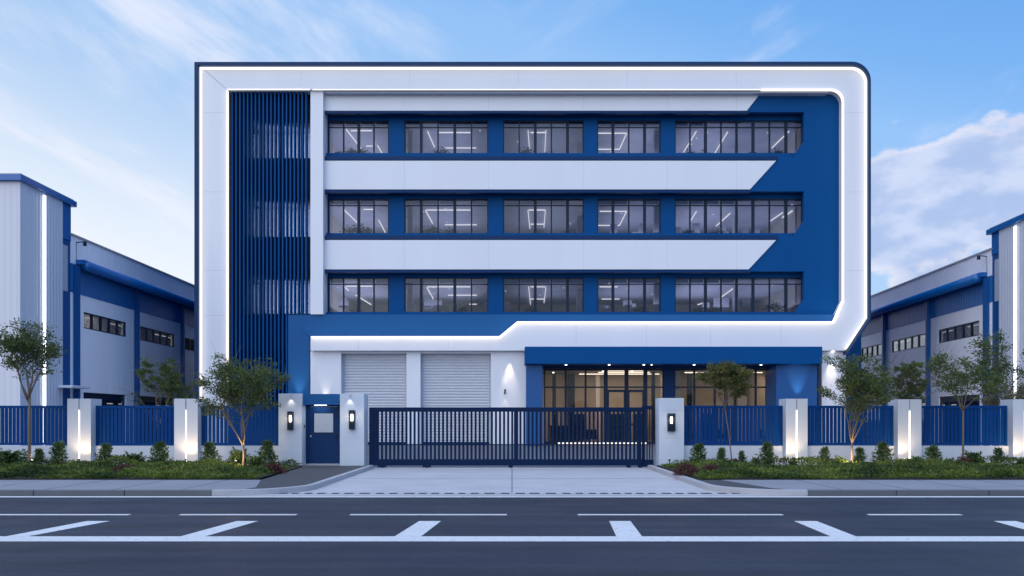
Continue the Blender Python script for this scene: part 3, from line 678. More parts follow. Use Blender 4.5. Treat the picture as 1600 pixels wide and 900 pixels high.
# wall lights on the facade (fixture + wash)
def wash(px, zpy, D, up=0, down=0, col=(1.0,0.80,0.62), spot=42, fixture=True, off_=0.16):
    x = X(px,D); z = Z(zpy,D); y = D-off_
    if fixture: MB().cyl(x, y, z-0.16, z+0.16, 0.055, 12).build('wall_light', 'dark', off)
    if up: lamp('SPOT', (x, y-0.03, z+0.2), up, col, off, (x, D+0.06, z+3), 0.05, spot=spot, blend=1.0, name='wall_light_lamp')
    if down: lamp('SPOT', (x, y-0.03, z-0.2), down, col, off, (x, D+0.06, z-3), 0.02, spot=spot, name='wall_light_lamp')
wash(789, 612, 57.6, up=14, down=8, spot=60)
lamp('SPOT', (X(796,57.3), 57.28, ZT-0.05), 420, (1.0,0.80,0.62), off, (X(796,57.3), 57.72, 0.5), 0.05, spot=38, blend=1.0, name='wall_light_lamp')
wash(509, 634, 57.6, up=60, spot=50)
lamp('SPOT', (X(1301,57.3), 57.28, ZT-0.05), 420, (1.0,0.80,0.62), off, (X(1301,57.3), 57.72, 0.5), 0.05, spot=44, blend=1.0, name='wall_light_lamp')
wash(468, 640, 57.6, up=230, col=(1.0,0.93,0.86), spot=44, off_=0.5)
wash(1246, 641, 56.4, up=300, col=(1.0,0.93,0.86), spot=44, off_=0.5)
MB().cyl(X(1301,57.5), 57.45, ZT-0.06, ZT-0.006, 0.06, 10).build('downlight', 'spotface', off)

# ================================================================== WAREHOUSES
def warehouse(ox, oy, rot, mir, s, HT, label):
    """u runs along the wall away from the street, n outwards towards the office"""
    t = thing('warehouse', label, 'building', (ox, oy, 0))
    ca, sa = math.cos(rot), math.sin(rot)
    def W(u, n, z): return (ox + mir*n*ca + u*sa, oy + u*ca - mir*n*sa, z)
    class WB(MB):
        def bx(s_, u0, u1, n0, n1, z0, z1):
            vs = [W(u,n,z) for z in (z0,z1) for (u,n) in ((u0,n0),(u0,n1),(u1,n1),(u1,n0))]
            s_.add(vs, [(0,1,2,3),(4,7,6,5),(0,4,5,1),(1,5,6,2),(2,6,7,3),(3,7,4,0)]); return s_
    wins = [(1.5,7.2),(9.4,15.5),(17.6,23.4),(25.8,31.5),(33.8,39)]
    # main wall with window openings cut out (pieces above, below, between)
    z0w, z1w = 7.1, 8.07
    m = WB(); m.bx(0, 45, -0.3, 0, 3.3, z0w); m.bx(0, 45, -0.3, 0, z1w, 9.03)
    e = 0
    for a, b in wins: m.bx(e, a*s, -0.3, 0, z0w, z1w); e = b*s
    m.bx(e, 45, -0.3, 0, z0w, z1w)
    for a, b in ((0,1.5),(7.2,9.4),(15.4,17.6),(23.4,25.8),(31.5,45)): m.bx(a*s, b*s if b<45 else 45, -0.3, -0.02, 0, 3.3)
    m.build('wall', 'wh_white', t)
    WB().bx(0, 45, -0.3, 0.03, 9.03, 10.7).build('blue_cladding', 'wh_blue', t)
    WB().bx(0, 45, -0.3, 0, 10.7, 12.3).build('parapet', 'wh_white', t)
    WB().bx(-0.1, 45, -0.4, 0.06, 12.3, 12.42).build('parapet_cap', 'roof', t)
    WB().bx(0, 45, -24, -0.41, 11.6, 12.0).build('roof', 'roof', t)
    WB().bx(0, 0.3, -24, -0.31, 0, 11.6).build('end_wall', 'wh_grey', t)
    WB().bx(0.3, 45, -6.2, -6, 0, 11.5).build('inner_wall', 'int_wall', t)
    # gutter
    g = MB(); pts = []
    path = [W(0.6,0.55,10.65), W(45,0.55,10.65)]
    g.tube(path, [0.30,0.30], 10); g.build('gutter', 'wh_trim', t, smooth=True)
    WB().bx(0.5, 45, 0.03, 0.5, 10.72, 10.98).build('eaves', 'wh_trim', t)
    for u in (0.35, 8.5, 16.7, 24.8, 32.8):
        WB().bx(u*s-0.13, u*s+0.13, 0.035, 0.3, 0, 10.6).build('downpipe', 'wh_band', t)
        if u > 1: WB().bx(u*s+0.4, u*s+0.48, 0.035, 0.12, 0, 10.4).build('downpipe', 'wh_trim', t)
    for a, b in wins[:4]:
        m = WB(); n_ = 5
        m.bx(a*s, b*s, -0.15, -0.03, z0w, z0w+0.07); m.bx(a*s, b*s, -0.15, -0.03, z1w-0.07, z1w)
        for k in range(n_+1):
            u = (a+(b-a)*k/n_)*s; m.bx(max(u-0.05,a*s), min(u+0.05,b*s), -0.16, -0.02, z0w+0.071, z1w-0.071)
        wf = m.build('window', 'dark', t)
        WB().bx(a*s, b*s, -0.11, -0.09, z0w, z1w).build('glass', 'glass_wh', wf)
    lamp('AREA', W(9, -3.5, 9.6), 900, (1.0,0.88,0.78), t, W(9,-3.5,0), 4, sy=14, name='hall_fill')  # unseen area fill added so the window panes look less dark
    # ground level: dark openings with a few warm lights inside, on the wall's inner side
    for a, b in ((1.5,7.2),(9.4,15.4),(17.6,23.4)):
        m = WB(); m.bx(a*s, b*s, -0.2, -0.1, 2.9, 3.3)
        for k in range(5):
            u = (a+(b-a)*k/4)*s; m.bx(max(a*s,u-0.05), min(b*s,u+0.05), -0.2, -0.1, 0, 2.9)
        wf = m.build('shopfront', 'dark', t)
        WB().bx(a*s, b*s, -0.16, -0.15, 0, 2.9).build('glass', 'glass_wh', wf)
        for k in (0.2, 0.5, 0.8):
            u = (a+(b-a)*k)*s; WB().bx(u-0.5, u+0.5, -2.6, -2.5, 2.75, 2.82).build('ceiling_light', 'led_in', t)
    WB().bx(0.3, 45, -6, -0.31, 3.3, 3.5).build('floor_slab', 'int_wall', t)
    for a, b in wins[:4]:
        for nn, zz in ((-1.6, 8.6), (-3.6, 8.9), (-5.4, 9.0)):
            WB().bx(a*s-1, b*s-1.5, nn, nn+0.07, zz, zz+0.06).build('ceiling_light', 'led_in', t)
    # lower blue panel at the far end
    WB().bx(17.3*s, 24.4*s, 0.002, 0.02, 3.3, 4.3).build('blue_dado', 'wh_trim', t)
    # tower
    tu0, tu1 = -5.3, -1.05
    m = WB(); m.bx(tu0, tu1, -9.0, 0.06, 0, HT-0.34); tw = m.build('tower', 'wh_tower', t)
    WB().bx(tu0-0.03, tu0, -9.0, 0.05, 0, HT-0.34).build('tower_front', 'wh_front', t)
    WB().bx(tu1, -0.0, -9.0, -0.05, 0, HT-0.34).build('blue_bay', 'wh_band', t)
    WB().bx(tu1+0.06, -0.35, -0.05, -0.02, 9.0, 11.6).build('bay_panel', 'wh_grey', t)
    WB().bx(tu1+0.02, -0.02, -0.05, 0.0, 11.95, HT-0.36).build('bay_panel', 'wh_trim', t)
    WB().bx(tu0-0.25, 0.25, -9.2, 0.22, HT-0.34, HT-0.02).build('tower_fascia', 'wh_trim', t, bevel=0.02)
    WB().bx(tu0-0.1, 0.1, -9.1, 0.1, HT-0.02, HT+0.06).build('tower_cap', 'roof', t)
    WB().bx(-3.12, -2.98, 0.061, 0.13, 0.3, HT-0.5).build('light_strip', 'led_w', t)
    WB().bx(-1.6, 0.4, 0.07, 0.9, 3.45, 3.6).build('porch_canopy', 'plaster', t, bevel=0.02)
    # floodlight bracket
    m = MB(); a = Vector(W(0.6,0.0,12.0)); b = Vector(W(0.6,0.5,12.05))
    m.tube([a, b], [0.03,0.03], 6); m.tube([b, b+Vector((0,0,-0.25))], [0.09,0.11], 8); m.tube([a, a+Vector((0,0,-1.0))], [0.02,0.02], 5)
    m.build('security_light', 'dark', t)
    return t
warehouse(-25.4, 50.55, 0.0, 1, 1.0, 14.3, 'long white and blue ribbed warehouse on the left with a blue-capped tower')
warehouse(30.0, 54.9, R(3.2), -1, 1.07, 13.6, 'long white and blue ribbed warehouse on the right with its tower cut by the frame')

# ================================================================== PILLARS, WALLS, FENCES, GATES
DP = 30.0; GZ = 0.1
def pillar(a, b, ytop, label, led=False, group=None):
    x0, x1 = X(a,DP), X(b,DP); zt = Z(ytop,DP)
    t = thing('gate_pillar' if not led else 'fence_pillar', label, 'pillar', ((x0+x1)/2, DP, 0), group)
    y1 = DP+0.8; xc = (x0+x1)/2
    if led:
        g = 0.022; m = MB()          # body with a slot down the front
        m.box(x0, xc-g, DP, y1, 0, zt); m.box(xc+g, x1, DP, y1, 0, zt); m.box(xc-g, xc+g, DP+0.07, y1, 0, zt-0.001)
        m.build('body', 'plaster', t, bevel=0.006)
        MB().box(xc-g, xc+g, DP+0.03, DP+0.05, 0.25, zt-0.40).build('light_strip', 'led_p', t)
    else:
        MB().box(x0, x1, DP, y1, 0, zt).build('body', 'plaster', t, bevel=0.012)
        j = MB(); j.box(x0-0.001, x1+0.001, DP-0.002, DP+0.01, 1.05, 1.058); j.box(x0-0.001, x1+0.001, DP-0.002, DP+0.01, zt-0.42, zt-0.412); j.build('panel_joint', 'wh_grey', t)
    return t
PG = 'white pillars with a lit slot along the street fence'
pillar(105,142,623,'lit-slot white pillar farthest left in the photo',True,PG)
pillar(272,309,623,'lit-slot white pillar to the left of the tree by the pedestrian door',True,PG)
pillar(1228,1262,623,'lit-slot white pillar in front of the wide blue entrance column',True,PG)
pillar(1403,1440,624,'lit-slot white pillar between the two right-hand fence trees',True,PG)
pillar(1583,1620,624,'lit-slot white pillar cut by the right edge of the photo',True,PG)
pillar(-62,-25,623,'lit-slot white pillar beyond the left edge of the photo',True,PG)
GP = 'white pillars with wall lanterns around the gates'
pillar(435,472,615,'white gate pillar with lantern left of the navy pedestrian door',group=GP)
pillar(531,569,615,'white gate pillar with lantern between pedestrian door and sliding gate',group=GP)
pillar(1030,1069,622,'white gate pillar with lantern at the right end of the sliding gate',group=GP)
def low_wall(xa, xb, label, ztop=0.78):
    return tag(MB().box(xa, xb, DP+0.25, DP+0.5, 0, ztop).build('low_wall', 'plaster', None, bevel=0.008), label, 'wall', 'low white walls under the blue fence')
def fence(xa, xb, label, seed):
    random.seed(seed)
    t = thing('fence_panel', label, 'fence', ((xa+xb)/2, DP+0.4, 0.78), 'blue slatted fence panels on the low wall')
    y = DP+0.36; z0, z1 = 0.785, 2.17
    m = MB(); m.box(xa, xb, y-0.02, y+0.05, z1-0.09, z1); m.box(xa, xb, y-0.02, y+0.05, z0+0.02, z0+0.10)
    m.box(xa, xa+0.08, y-0.022, y+0.052, z0, z1-0.091); m.box(xb-0.08, xb, y-0.022, y+0.052, z0, z1-0.091)
    m.build('frame', 'fence', t, bevel=0.004)
    n = int((xb-xa-0.16)/0.132); p = (xb-xa-0.16)/n; m = MB()
    for i in range(n):
        xc = xa+0.08+p*(i+0.5); m.box(xc-0.053, xc+0.053, y-0.005, y+0.03, z0+0.101, z1-0.091)
    m.build('slats', 'fence', t, bevel=0.003)
    return t
def px30(p): return X(p, DP)
segs = [(-25,105,'slatted blue fence panel at the far left behind the spreading tree','low white wall under the far left fence panel'),
        (142,272,'slatted blue fence panel between the two lit-slot pillars on the left','low white wall between the two left lit-slot pillars'),
        (309,435,'slatted blue fence panel behind the bushy tree left of the pedestrian door','low white wall behind the bushy tree left of the pedestrian door'),
        (1069,1228,'slatted blue fence panel just right of the sliding gate','low white wall just right of the sliding gate pillar'),
        (1262,1403,'slatted blue fence panel behind the dark tree right of the entrance','low white wall behind the dark tree right of the entrance'),
        (1440,1583,'slatted blue fence panel at the far right behind the slender tree','low white wall at the far right behind the slender tree')]
for i, (a, b, lf, lw_) in enumerate(segs):
    low_wall(px30(a)+0.003, px30(b)-0.003, lw_); fence(px30(a)+0.006, px30(b)-0.006, lf, i)
# pedestrian gate
t = thing('pedestrian_gate', 'navy steel pedestrian door with a small window between two white pillars', 'gate', (X(503,30.5), 30.5, 0.1))
D = 30.55; x0, x1 = X(472,DP)+0.0, X(531,DP)
fx0, fx1 = X(481,D), X(531,D)-0.005; zt = Z(633,D)
m = MB(); m.box(x0+0.004, fx0+0.03, D-0.03, D+0.12, 0.12, zt); m.box(fx1-0.05, x1-0.004+0.0, D-0.03, D+0.12, 0.12, zt); m.box(fx0+0.031, fx1-0.051, D-0.03, D+0.12, zt-0.05, zt)
m.build('door_frame', 'navy', t)
wx0, wx1, wz0, wz1 = X(490.5,D), X(520.5,D), Z(675.5,D), Z(646,D)
a0, a1 = fx0+0.035, fx1-0.055; m = MB(); zb_ = 0.16
m.box(a0, wx0, D, D+0.06, zb_, zt-0.055); m.box(wx1, a1, D, D+0.06, zb_, zt-0.055); m.box(wx0, wx1, D, D+0.06, zb_, wz0); m.box(wx0, wx1, D, D+0.06, wz1, zt-0.055)
dr = m.build('door_leaf', 'navy', t)
MB().box(wx0, wx1, D+0.025, D+0.035, wz0, wz1).build('glass', 'glass_lob', dr)
m = MB(); m.box(wx0-0.02, wx1+0.02, D-0.012, D-0.001, wz0-0.025, wz0); m.box(wx0-0.02, wx1+0.02, D-0.012, D-0.001, wz1, wz1+0.025); m.box(wx0-0.02, wx0, D-0.012, D-0.001, wz0, wz1); m.box(wx1, wx1+0.02, D-0.012, D-0.001, wz0, wz1); m.build('window_trim', 'dark', dr)
hx = X(526,D); m = MB(); m.box(hx-0.03, hx+0.03, D-0.02, D-0.001, 0.98, 1.2); m.tube([(hx,D-0.06,1.1),(hx-0.13,D-0.06,1.1)],[0.014,0.014],8); m.tube([(hx,D-0.06,1.1),(hx,D-0.01,1.1)],[0.014,0.014],8); m.build('handle', 'dark', dr)
m = MB(); m.box(a0+0.05, a0+0.09, D-0.01, D-0.001, 1.08, 1.14); m.build('lock_plate', 'shutter', dr)
MB().box(x0+0.004, x1-0.004, DP+0.35, D+0.4, 0.1, 0.155).build('threshold', 'kerb_lt', t)
MB().box(x0+0.003, x1-0.003, DP+0.12, D+0.3, zt+0.002, Z(615.5,DP+0.12)).build('lintel', 'blue_lt', t, bevel=0.006)
MB().box(X(493,D), X(512,D), D-0.2, D-0.17, zt-0.012, zt+0.001).build('light_strip', 'led_w', t)
lamp('AREA', (X(502,D), D-0.18, zt-0.03), 2.5, (0.8,0.92,1.0), t, (X(502,D), D-0.1, 0), 0.5, sy=0.05, name='door_lamp')
# sliding gate
t = thing('sliding_gate', 'long navy steel sliding gate with vertical bars closed across the driveway', 'gate', (X(800,30.3), 30.3, 0))
D = 30.3; xa, xb = X(577,D), X(1003,D); zt = Z(636.5,D); zl0 = 0.10
m = MB(); m.box(xa, xb, D-0.04, D+0.06, zt-0.15, zt); m.box(xa, xb, D-0.04, D+0.06, zl0, zl0+0.22)
posts = [577, 803, 995]
for px in posts: m.box(X(px,D)+0.001, X(px,D)+0.15, D-0.045, D+0.065, zl0+0.002, zt-0.002)
m.box(xa+0.1, xa+0.28, D-0.03, D+0.05, zl0+0.22, zt-0.15)
m.build('frame', 'gate', t, bevel=0.006)
n = int((xb-xa-0.3)/0.1405); m = MB()
for i in range(n+1):
    xc = xa+0.30+i*0.1405
    if xc < xb-0.16: m.box(xc-0.036, xc+0.036, D-0.02, D+0.03, zl0+0.221, zt-0.151)
m.build('bars', 'gate', t)
MB().box(xa+0.3, xb-0.1, D+0.031, D+0.045, 0.80, 0.83).build('mid_rail', 'gate', t)
for px in (597, 667, 798, 982, 1000):
    w_ = 0.11 if px in (597,667) else 0.06
    xx = X(px,D); hs = MB(); hs.box(xx-w_*1.3, xx+w_*1.3, D-0.06, D+0.07, 0.045, 0.115); h_ = hs.build('wheel_housing', 'gate', t)
    MB().tube([(xx,D-0.02,0.055),(xx,D+0.03,0.055)],[0.045,0.045],14).build('wheel', 'dark', h_)
# receiver section at right
m = MB(); r0, r1 = X(1004,D), X(1022,D); zt2 = Z(634,D)
m.box(r0, r1, D+0.10, D+0.18, zt2-0.13, zt2); m.box(r0, r1, D+0.10, D+0.18, 0.06, 0.3); m.box(r0, r0+0.1, D+0.10, D+0.18, 0.3, zt2-0.13)
for k in range(3): m.box(r0+0.16+k*0.09, r0+0.195+k*0.09, D+0.12, D+0.16, 0.3, zt2-0.13)
tag(m.build('gate_receiver', 'gate', None, bevel=0.005), 'narrow navy barred end section between sliding gate and right pillar', 'gate post')
tag(MB().box(X(574,D), X(1024,D), D-0.03, D+0.03, 0.0, 0.022).build('gate_track', 'shutter'), 'straight steel ground rail under the sliding gate', 'rail')
# intercom on pillar
tag(MB().box(X(476.5,DP+.4), X(477,DP+.4), DP+0.3, DP+0.38, 1.4, 1.5).build('door_sensor', 'dark'), 'tiny dark sensor on the side of the pillar left of the pedestrian door', 'sensor')

# wall lanterns
def lantern(px, py0, py1, w_, label, dark=1.0):
    D = DP; z0, z1 = Z(py1,D), Z(py0,D); x = X(px,D); hw = w_*D/F/2
    t = thing('wall_lantern', label, 'wall lamp', (x, D, z0), 'box lanterns on the gate pillars')
    MB().box(x-hw, x+hw, D-0.03, D-0.003, z0, z1).build('back_plate', 'dark', t, bevel=0.004)
    m = MB(); f = 0.018; y0, y1 = D-0.14, D-0.031
    m.box(x-hw, x+hw, y0, y1, z1-0.05, z1); m.box(x-hw, x+hw, y0, y1, z0, z0+0.04)
    for sx in (-1, 1):
        for yy in (y0, y1-f): m.box(x+sx*hw-(f if sx>0 else 0), x+sx*hw+(f if sx<0 else 0), yy, yy+f, z0+0.041, z1-0.051)
    for k in range(4): m.box(x-hw+f, x+hw-f, y0, y0+0.01, z0+0.06+k*0.06, z0+0.075+k*0.06)
    m.build('cage', 'dark', t)
    MB().box(x-hw+f, x+hw-f, y0+0.02, y0+0.025, z0+0.041, z1-0.051).build('glass', 'glass_lob', t)
    zc = z0+(z1-z0)*0.62
    MB().cyl(x, D-0.08, zc-0.11, zc+0.11, 0.032, 12).build('bulb', 'bulb', t)
    lamp('POINT', (x, D-0.19, zc), 3.2, (1.0,0.76,0.50), t, size=0.05, name='lantern_lamp')
    return t
lantern(454.5, 643, 672, 8.5, 'black box wall lantern on the pillar left of the pedestrian door')
lantern(550.5, 641, 671, 8.5, 'black box wall lantern on the pillar between door and sliding gate')
lantern(1048.5, 646, 674, 11.5, 'wide black box wall lantern on the pillar right of the sliding gate')
# small spots at the pillar tops
def pillar_spot(px, zpy, label, e=5, up=False):
    D = DP; x = X(px,D); z = Z(zpy,D)
    t = thing('pillar_spotlight', label, 'spotlight', (x, D, z), 'small spotlights on the gate pillars')
    MB().tube([(x,D-0.003,z),(x,D-0.06,z)],[0.02,0.02],8).build('bracket', 'dark', t)
    MB().cyl(x, D-0.08, z-0.03, z+0.03, 0.022, 10).build('head', 'shutter', t)
    lamp('SPOT', (x, D-0.09, z-0.035 if not up else z+0.035), e, (1.0,0.84,0.68), t, (x, D-0.02, z-1 if not up else z+1), 0.015, spot=80, name='spot_lamp')
pillar_spot(455, 617.5, 'tiny spotlight near the top of the pillar left of the pedestrian door', 7)
pillar_spot(547, 617.5, 'tiny spotlight near the top of the pillar between door and sliding gate', 7)

# ground spotlights
spot_proto = None
def ground_spot(px, D, label, e=30, aim=(0,1,3), col=(1.0,0.64,0.32), spot=70, omni=0):
    x = X(px,D); z = 0.13
    hz = 0.20
    t = thing('ground_spotlight', label, 'spotlight', (x, D, z), 'ground spotlights in the planting beds')
    MB().cyl(x, D, z-0.02, z+hz-0.03, 0.012, 6).build('stake', 'dark', t)
    a = Vector(aim).normalized(); c = Vector((x,D,z+hz)); m = MB(); m.tube([c-a*0.04, c+a*0.04],[0.028,0.034],12); m.build('lamp_head', 'dark', t)
    m = MB(); m.tube([c+a*0.041, c+a*0.045],[0.026,0.026],12); m.build('lens', 'spotface', t)
    lamp('SPOT', tuple(c+a*0.09), e, col, t, tuple(c+a*2), 0.03, spot=spot, name='spot_lamp')
    if omni: lamp('POINT', (x, D-0.25, 0.52), omni, col, t, size=0.04, name='spill_lamp')
for px, lab in ((123,'at the foot of the lit-slot pillar farthest left'),(290,'at the foot of the lit-slot pillar left of the bushy tree'),(1240,'at the foot of the lit-slot pillar in front of the wide blue column'),(1414,'at the foot of the lit-slot pillar between the right-hand trees'),(1596,'at the foot of the lit-slot pillar at the right edge')):
    ground_spot(px, 29.55, 'ground spotlight '+lab, 30, (0,0.42,1.0), spot=125, omni=11)
ground_spot(1046, 29.5, 'small ground spotlight at the foot of the pillar right of the sliding gate', 3.5, (0,0.4,1), spot=60)
ground_spot(452, 29.5, 'small ground spotlight at the foot of the pillar left of the pedestrian door', 1.5, (0,0.4,1), spot=50)
ground_spot(368, 28.2, 'small ground spotlight glowing under the bushy tree left of the pedestrian door', 60, (0.14,0.1,1), spot=85, omni=34)
ground_spot(1321, 28.2, 'small ground spotlight glowing under the dark tree right of the entrance', 38, (0.12,0.1,1), spot=85, omni=30)
ground_spot(50, 28.6, 'small ground spotlight under the spreading tree at the far left', 14, (-0.05,0.1,1), spot=80)
ground_spot(1500, 28.6, 'small ground spotlight under the slender tree at the far right', 14, (0.0,0.1,1), spot=80)

# ================================================================== PLANTS
def leaf_mesh(name, C, Nn, size, asp, mat, parent, rng, upbias=0.0):
    """C: (n,3) centres, Nn: (n,3) long-axis directions"""
    n = len(C); d = Nn/np.linalg.norm(Nn, axis=1, keepdims=True); r = rng.normal(size=(n,3)); r[:,2] *= 0.6
    u = np.cross(d, r); u /= np.linalg.norm(u, axis=1, keepdims=True)+1e-9; s = size*rng.uniform(0.6,1.35,(n,1))
    w_ = np.cross(d, u)
    a = C; b = C + d*s*0.5 + u*s*asp*0.5 + w_*s*0.08; c = C + d*s; e = C + d*s*0.5 - u*s*asp*0.5 + w_*s*0.08
    V = np.stack([a,b,c,e],1).reshape(-1,3) - np.array(ORG(parent))
    me = bpy.data.meshes.new(name); me.vertices.add(4*n); me.vertices.foreach_set('co', V.ravel())
    me.loops.add(4*n); me.loops.foreach_set('vertex_index', np.arange(4*n, dtype=np.int32)); me.polygons.add(n)
    me.polygons.foreach_set('loop_start', np.arange(0,4*n,4, dtype=np.int32)); me.polygons.foreach_set('loop_total', np.full(n,4,dtype=np.int32))
    me.update(); me.validate(); me.materials.append(M[mat])
    ob = bpy.data.objects.new(name, me); COL.objects.link(ob); ob.parent = parent; return ob
def tree(name, label, px, D, base_z, H, crown_z, rx, seed, nleaf, size=0.09, mat='leaf', trunk_r=0.045, fork=0.45, flat=0.6, lean=0.0, forks=4, group=None, levels=3, cover=0.75):
    rnd = random.Random(seed); rng = np.random.default_rng(seed); x = X(px, D)
    t = thing(name, label, 'tree', (x, D, base_z), group)
    m = MB(); tips = []
    fz = base_z + H*fork
    def limb(p, d, ln, r, lev):
        pts = [p]; rad = [r]; cur = p.copy(); dd = d.copy(); k = 4
        for i in range(k):
            dd = (dd + Vector((rnd.uniform(-.22,.22), rnd.uniform(-.22,.22), rnd.uniform(-.10,.16)))).normalized()
            cur = cur + dd*ln/k; pts.append(cur.copy()); rad.append(r*(1-0.55*(i+1)/k))
            if lev >= 1: tips.append((cur.copy(), dd.copy(), lev))
        m.tube(pts, rad, 5 if lev else 7)
        if lev < levels:
            nb = rnd.randint(3, 4)
            for j in range(nb):
                q = pts[rnd.randint(2, k)] if j else pts[-1]
                ang = rnd.uniform(0, 2*math.pi); out = Vector((math.cos(ang), math.sin(ang), 0))
                nd_ = (dd*0.75 + out*0.85*(1 if lev else 0.8) + Vector((0,0,rnd.uniform(-0.05,0.25)*flat))).normalized()
                limb(q, nd_, ln*rnd.uniform(0.5,0.75), r*0.5, lev+1)
    base = Vector((x, D, base_z-0.05)); f = Vector((x+lean*0.5, D, fz))
    mid = base.lerp(f, 0.5) + Vector((rnd.uniform(-.03,.03), 0, 0))
    m.tube([base, base+Vector((0,0,0.12)), mid, f], [trunk_r*1.5, trunk_r*1.1, trunk_r*0.9, trunk_r*0.8], 8)
    top = base_z + H
    for j in range(forks):
        ang = 2*math.pi*(j+rnd.uniform(-.25,.25))/forks; sp = rnd.uniform(0.45,0.95) * rx/(top-fz)*1.45
        if j == 0: sp *= 0.15
        limb(f - Vector((0,0,rnd.uniform(0,0.25)*(fz-base_z)*0.5)), Vector((math.cos(ang)*sp, math.sin(ang)*sp, 1)).normalized(), (top-fz)*rnd.uniform(0.50,0.66), trunk_r*0.6, 0)
    m.build('trunk', 'bark', t, smooth=True)
    # leaves: clumps round the twig ends
    P = np.array([[*p] for p, d, l in tips]); cz0, cz1 = crown_z
    hh_ = (P[:,2]-cz0)/(cz1-cz0); prof = 0.62+0.55*np.sin(np.clip(hh_,0,1)*np.pi*0.82+0.25)
    ok = (P[:,2] > cz0-0.1) & (P[:,2] < cz1+0.15) & (np.hypot(P[:,0]-x-lean*0.5, P[:,1]-D) < rx*1.1*prof)
    P = P[ok]
    keep = rng.random(len(P)) < cover*0.62; P = P[keep]
    idx = rng.integers(0, len(P), nleaf); sg = rx*0.062
    C = P[idx] + rng.normal(size=(nleaf,3))*np.array([sg*1.25,sg*1.25,sg*0.62])
    cen = np.array([x+lean*0.5, D, (cz0+cz1)/2]); dirs = (C-cen)*np.array([1,1,0.4]) + rng.normal(size=(nleaf,3))*rx*0.55
    leaf_mesh('crown', C, dirs, size, 0.42, mat, t, rng); return t
def tz(py, D): return Z(py, D)
tree('street_tree','spreading small tree at the far left beside the lit white pillar',46,28.6,0.13,4.55,(2.2,4.62),1.38,11,6800,0.090,'leaf',0.05,0.52,forks=6,flat=0.8)
tree('street_tree','dense bushy tree lit from below left of the pedestrian door',380,28.2,0.13,3.45,(1.25,3.6),1.22,22,9800,0.085,'leaf',0.040,0.22,forks=6,flat=0.7,cover=0.95)
tree('street_tree','dark dense tree behind the fence front right of the entrance column',1331,28.2,0.13,3.35,(1.3,3.55),1.08,35,8800,0.085,'leaf',0.038,0.26,forks=6,flat=0.7,cover=0.95)
tree('street_tree','slender airy tree in front of the far right fence panel',1505,28.4,0.13,3.65,(2.3,3.75),1.05,41,4000,0.085,'leaf',0.035,0.55,forks=5,flat=0.5)
tree('street_tree','thin young tree standing right of the sliding gate pillar',1144,28.8,0.13,3.25,(2.1,3.45),0.82,52,7500,0.08,'leaf_y',0.02,0.62,lean=-0.5,forks=5,flat=0.8,cover=0.95)
tree('yard_tree','dark tree crown rising behind the pillar at the right edge',1572,33.5,0,4.75,(2.2,4.9),1.2,63,5000,0.10,'leaf',0.05,0.4,forks=6)
tree('yard_tree','pale olive tree behind the fence at the far right edge',1592,31.9,0,3.0,(2.0,3.15),1.0,71,8500,0.07,'leaf_t',0.04,0.5,forks=6,cover=0.95)
tree('yard_tree','small upright tree in the yard between the left warehouse and pillars',246,37,0,4.0,(1.9,4.05),0.75,84,5500,0.10,'leaf',0.04,0.35,forks=5)
tree('yard_tree','small dark tree in the yard against the left edge of the office',291,37,0,3.3,(1.9,3.35),0.4,85,1800,0.09,'leaf',0.03,0.45,forks=3)
tree('yard_tree','dense dark conical tree in the yard behind the pillar right of the entrance',1421,36,0,3.85,(1.4,3.9),0.52,96,6500,0.10,'leaf',0.05,0.25,forks=6,cover=0.95)
lampy = thing('ground_spotlight', 'small ground spotlight under the little tree in the yard by the left warehouse', 'spotlight', (X(246,36.6),36.6,0), 'ground spotlights in the yard')
MB().cyl(X(246,36.6),36.6,0.0,0.12,0.06,12).build('lamp_head','dark',lampy); lamp('SPOT',(X(246,36.6),36.5,0.2),60,(1.0,0.75,0.45),lampy,(X(246,37),37,3),0.05,spot=70,name='spot_lamp')

# shrubs: three meshes, copied and rescaled
def shrub_proto(seed, kind):
    rng = np.random.default_rng(seed); rr = random.Random(seed)
    t = thing('shrub', 'x', 'shrub', (0,0,0)); m = MB(); C = []; Dn = []
    cone = kind == 'cone'; nb = 46 if cone else 40
    for k in range(3 if cone else 6):
        a = rr.uniform(0,6.28); sp = 0.03 if cone else 0.18
        m.tube([(0,0,-0.02),(math.cos(a)*sp*0.6,math.sin(a)*sp*0.6,0.4),(math.cos(a)*sp,math.sin(a)*sp,0.92 if cone else 0.7)],[0.014,0.009,0.004],5)
    for i in range(nb):
        q = (i+0.5)/nb; a = i*2.4+rr.uniform(-.3,.3)
        L_ = (0.36*(1-q)**0.75+0.05)*rr.uniform(0.7,1.25) if cone else (0.46*math.sqrt(max(0.05,1-q*q*0.9)))*rr.uniform(0.6,1.2)
        up = 0.25+0.9*q if cone else 0.45+1.0*q
        z0 = 0.05+0.80*q if cone else 0.05+0.35*q
        d = Vector((math.cos(a), math.sin(a), up)).normalized(); p0 = Vector((0,0,z0)); L2 = L_*math.sqrt(1+up*up)*0.85
        m.tube([p0, p0+d*L2],[0.006,0.002],3)
        nl = int(30*(0.5+L_*2)) if cone else int(34*(0.5+L_*1.5))
        for j in range(nl):
            u = rr.uniform(0.12,1.02); p = p0+d*(L2*u); o = rng.normal(size=3)*0.022
            C.append(np.array(p)+o); Dn.append(np.array(d)*0.9+rng.normal(size=3)*0.5)
    m.build('stems', 'bark', t)
    C = np.array(C); C[:,2] = np.maximum(C[:,2], 0.02)
    leaf_mesh('foliage', C, np.array(Dn), 0.105 if cone else 0.115, 0.30 if cone else 0.42, 'leaf_s', t, rng); return t
protos = [shrub_proto(1,'cone'), shrub_proto(2,'cone'), shrub_proto(3,'round'), shrub_proto(5,'round'), shrub_proto(9,'cone')]
used = set()
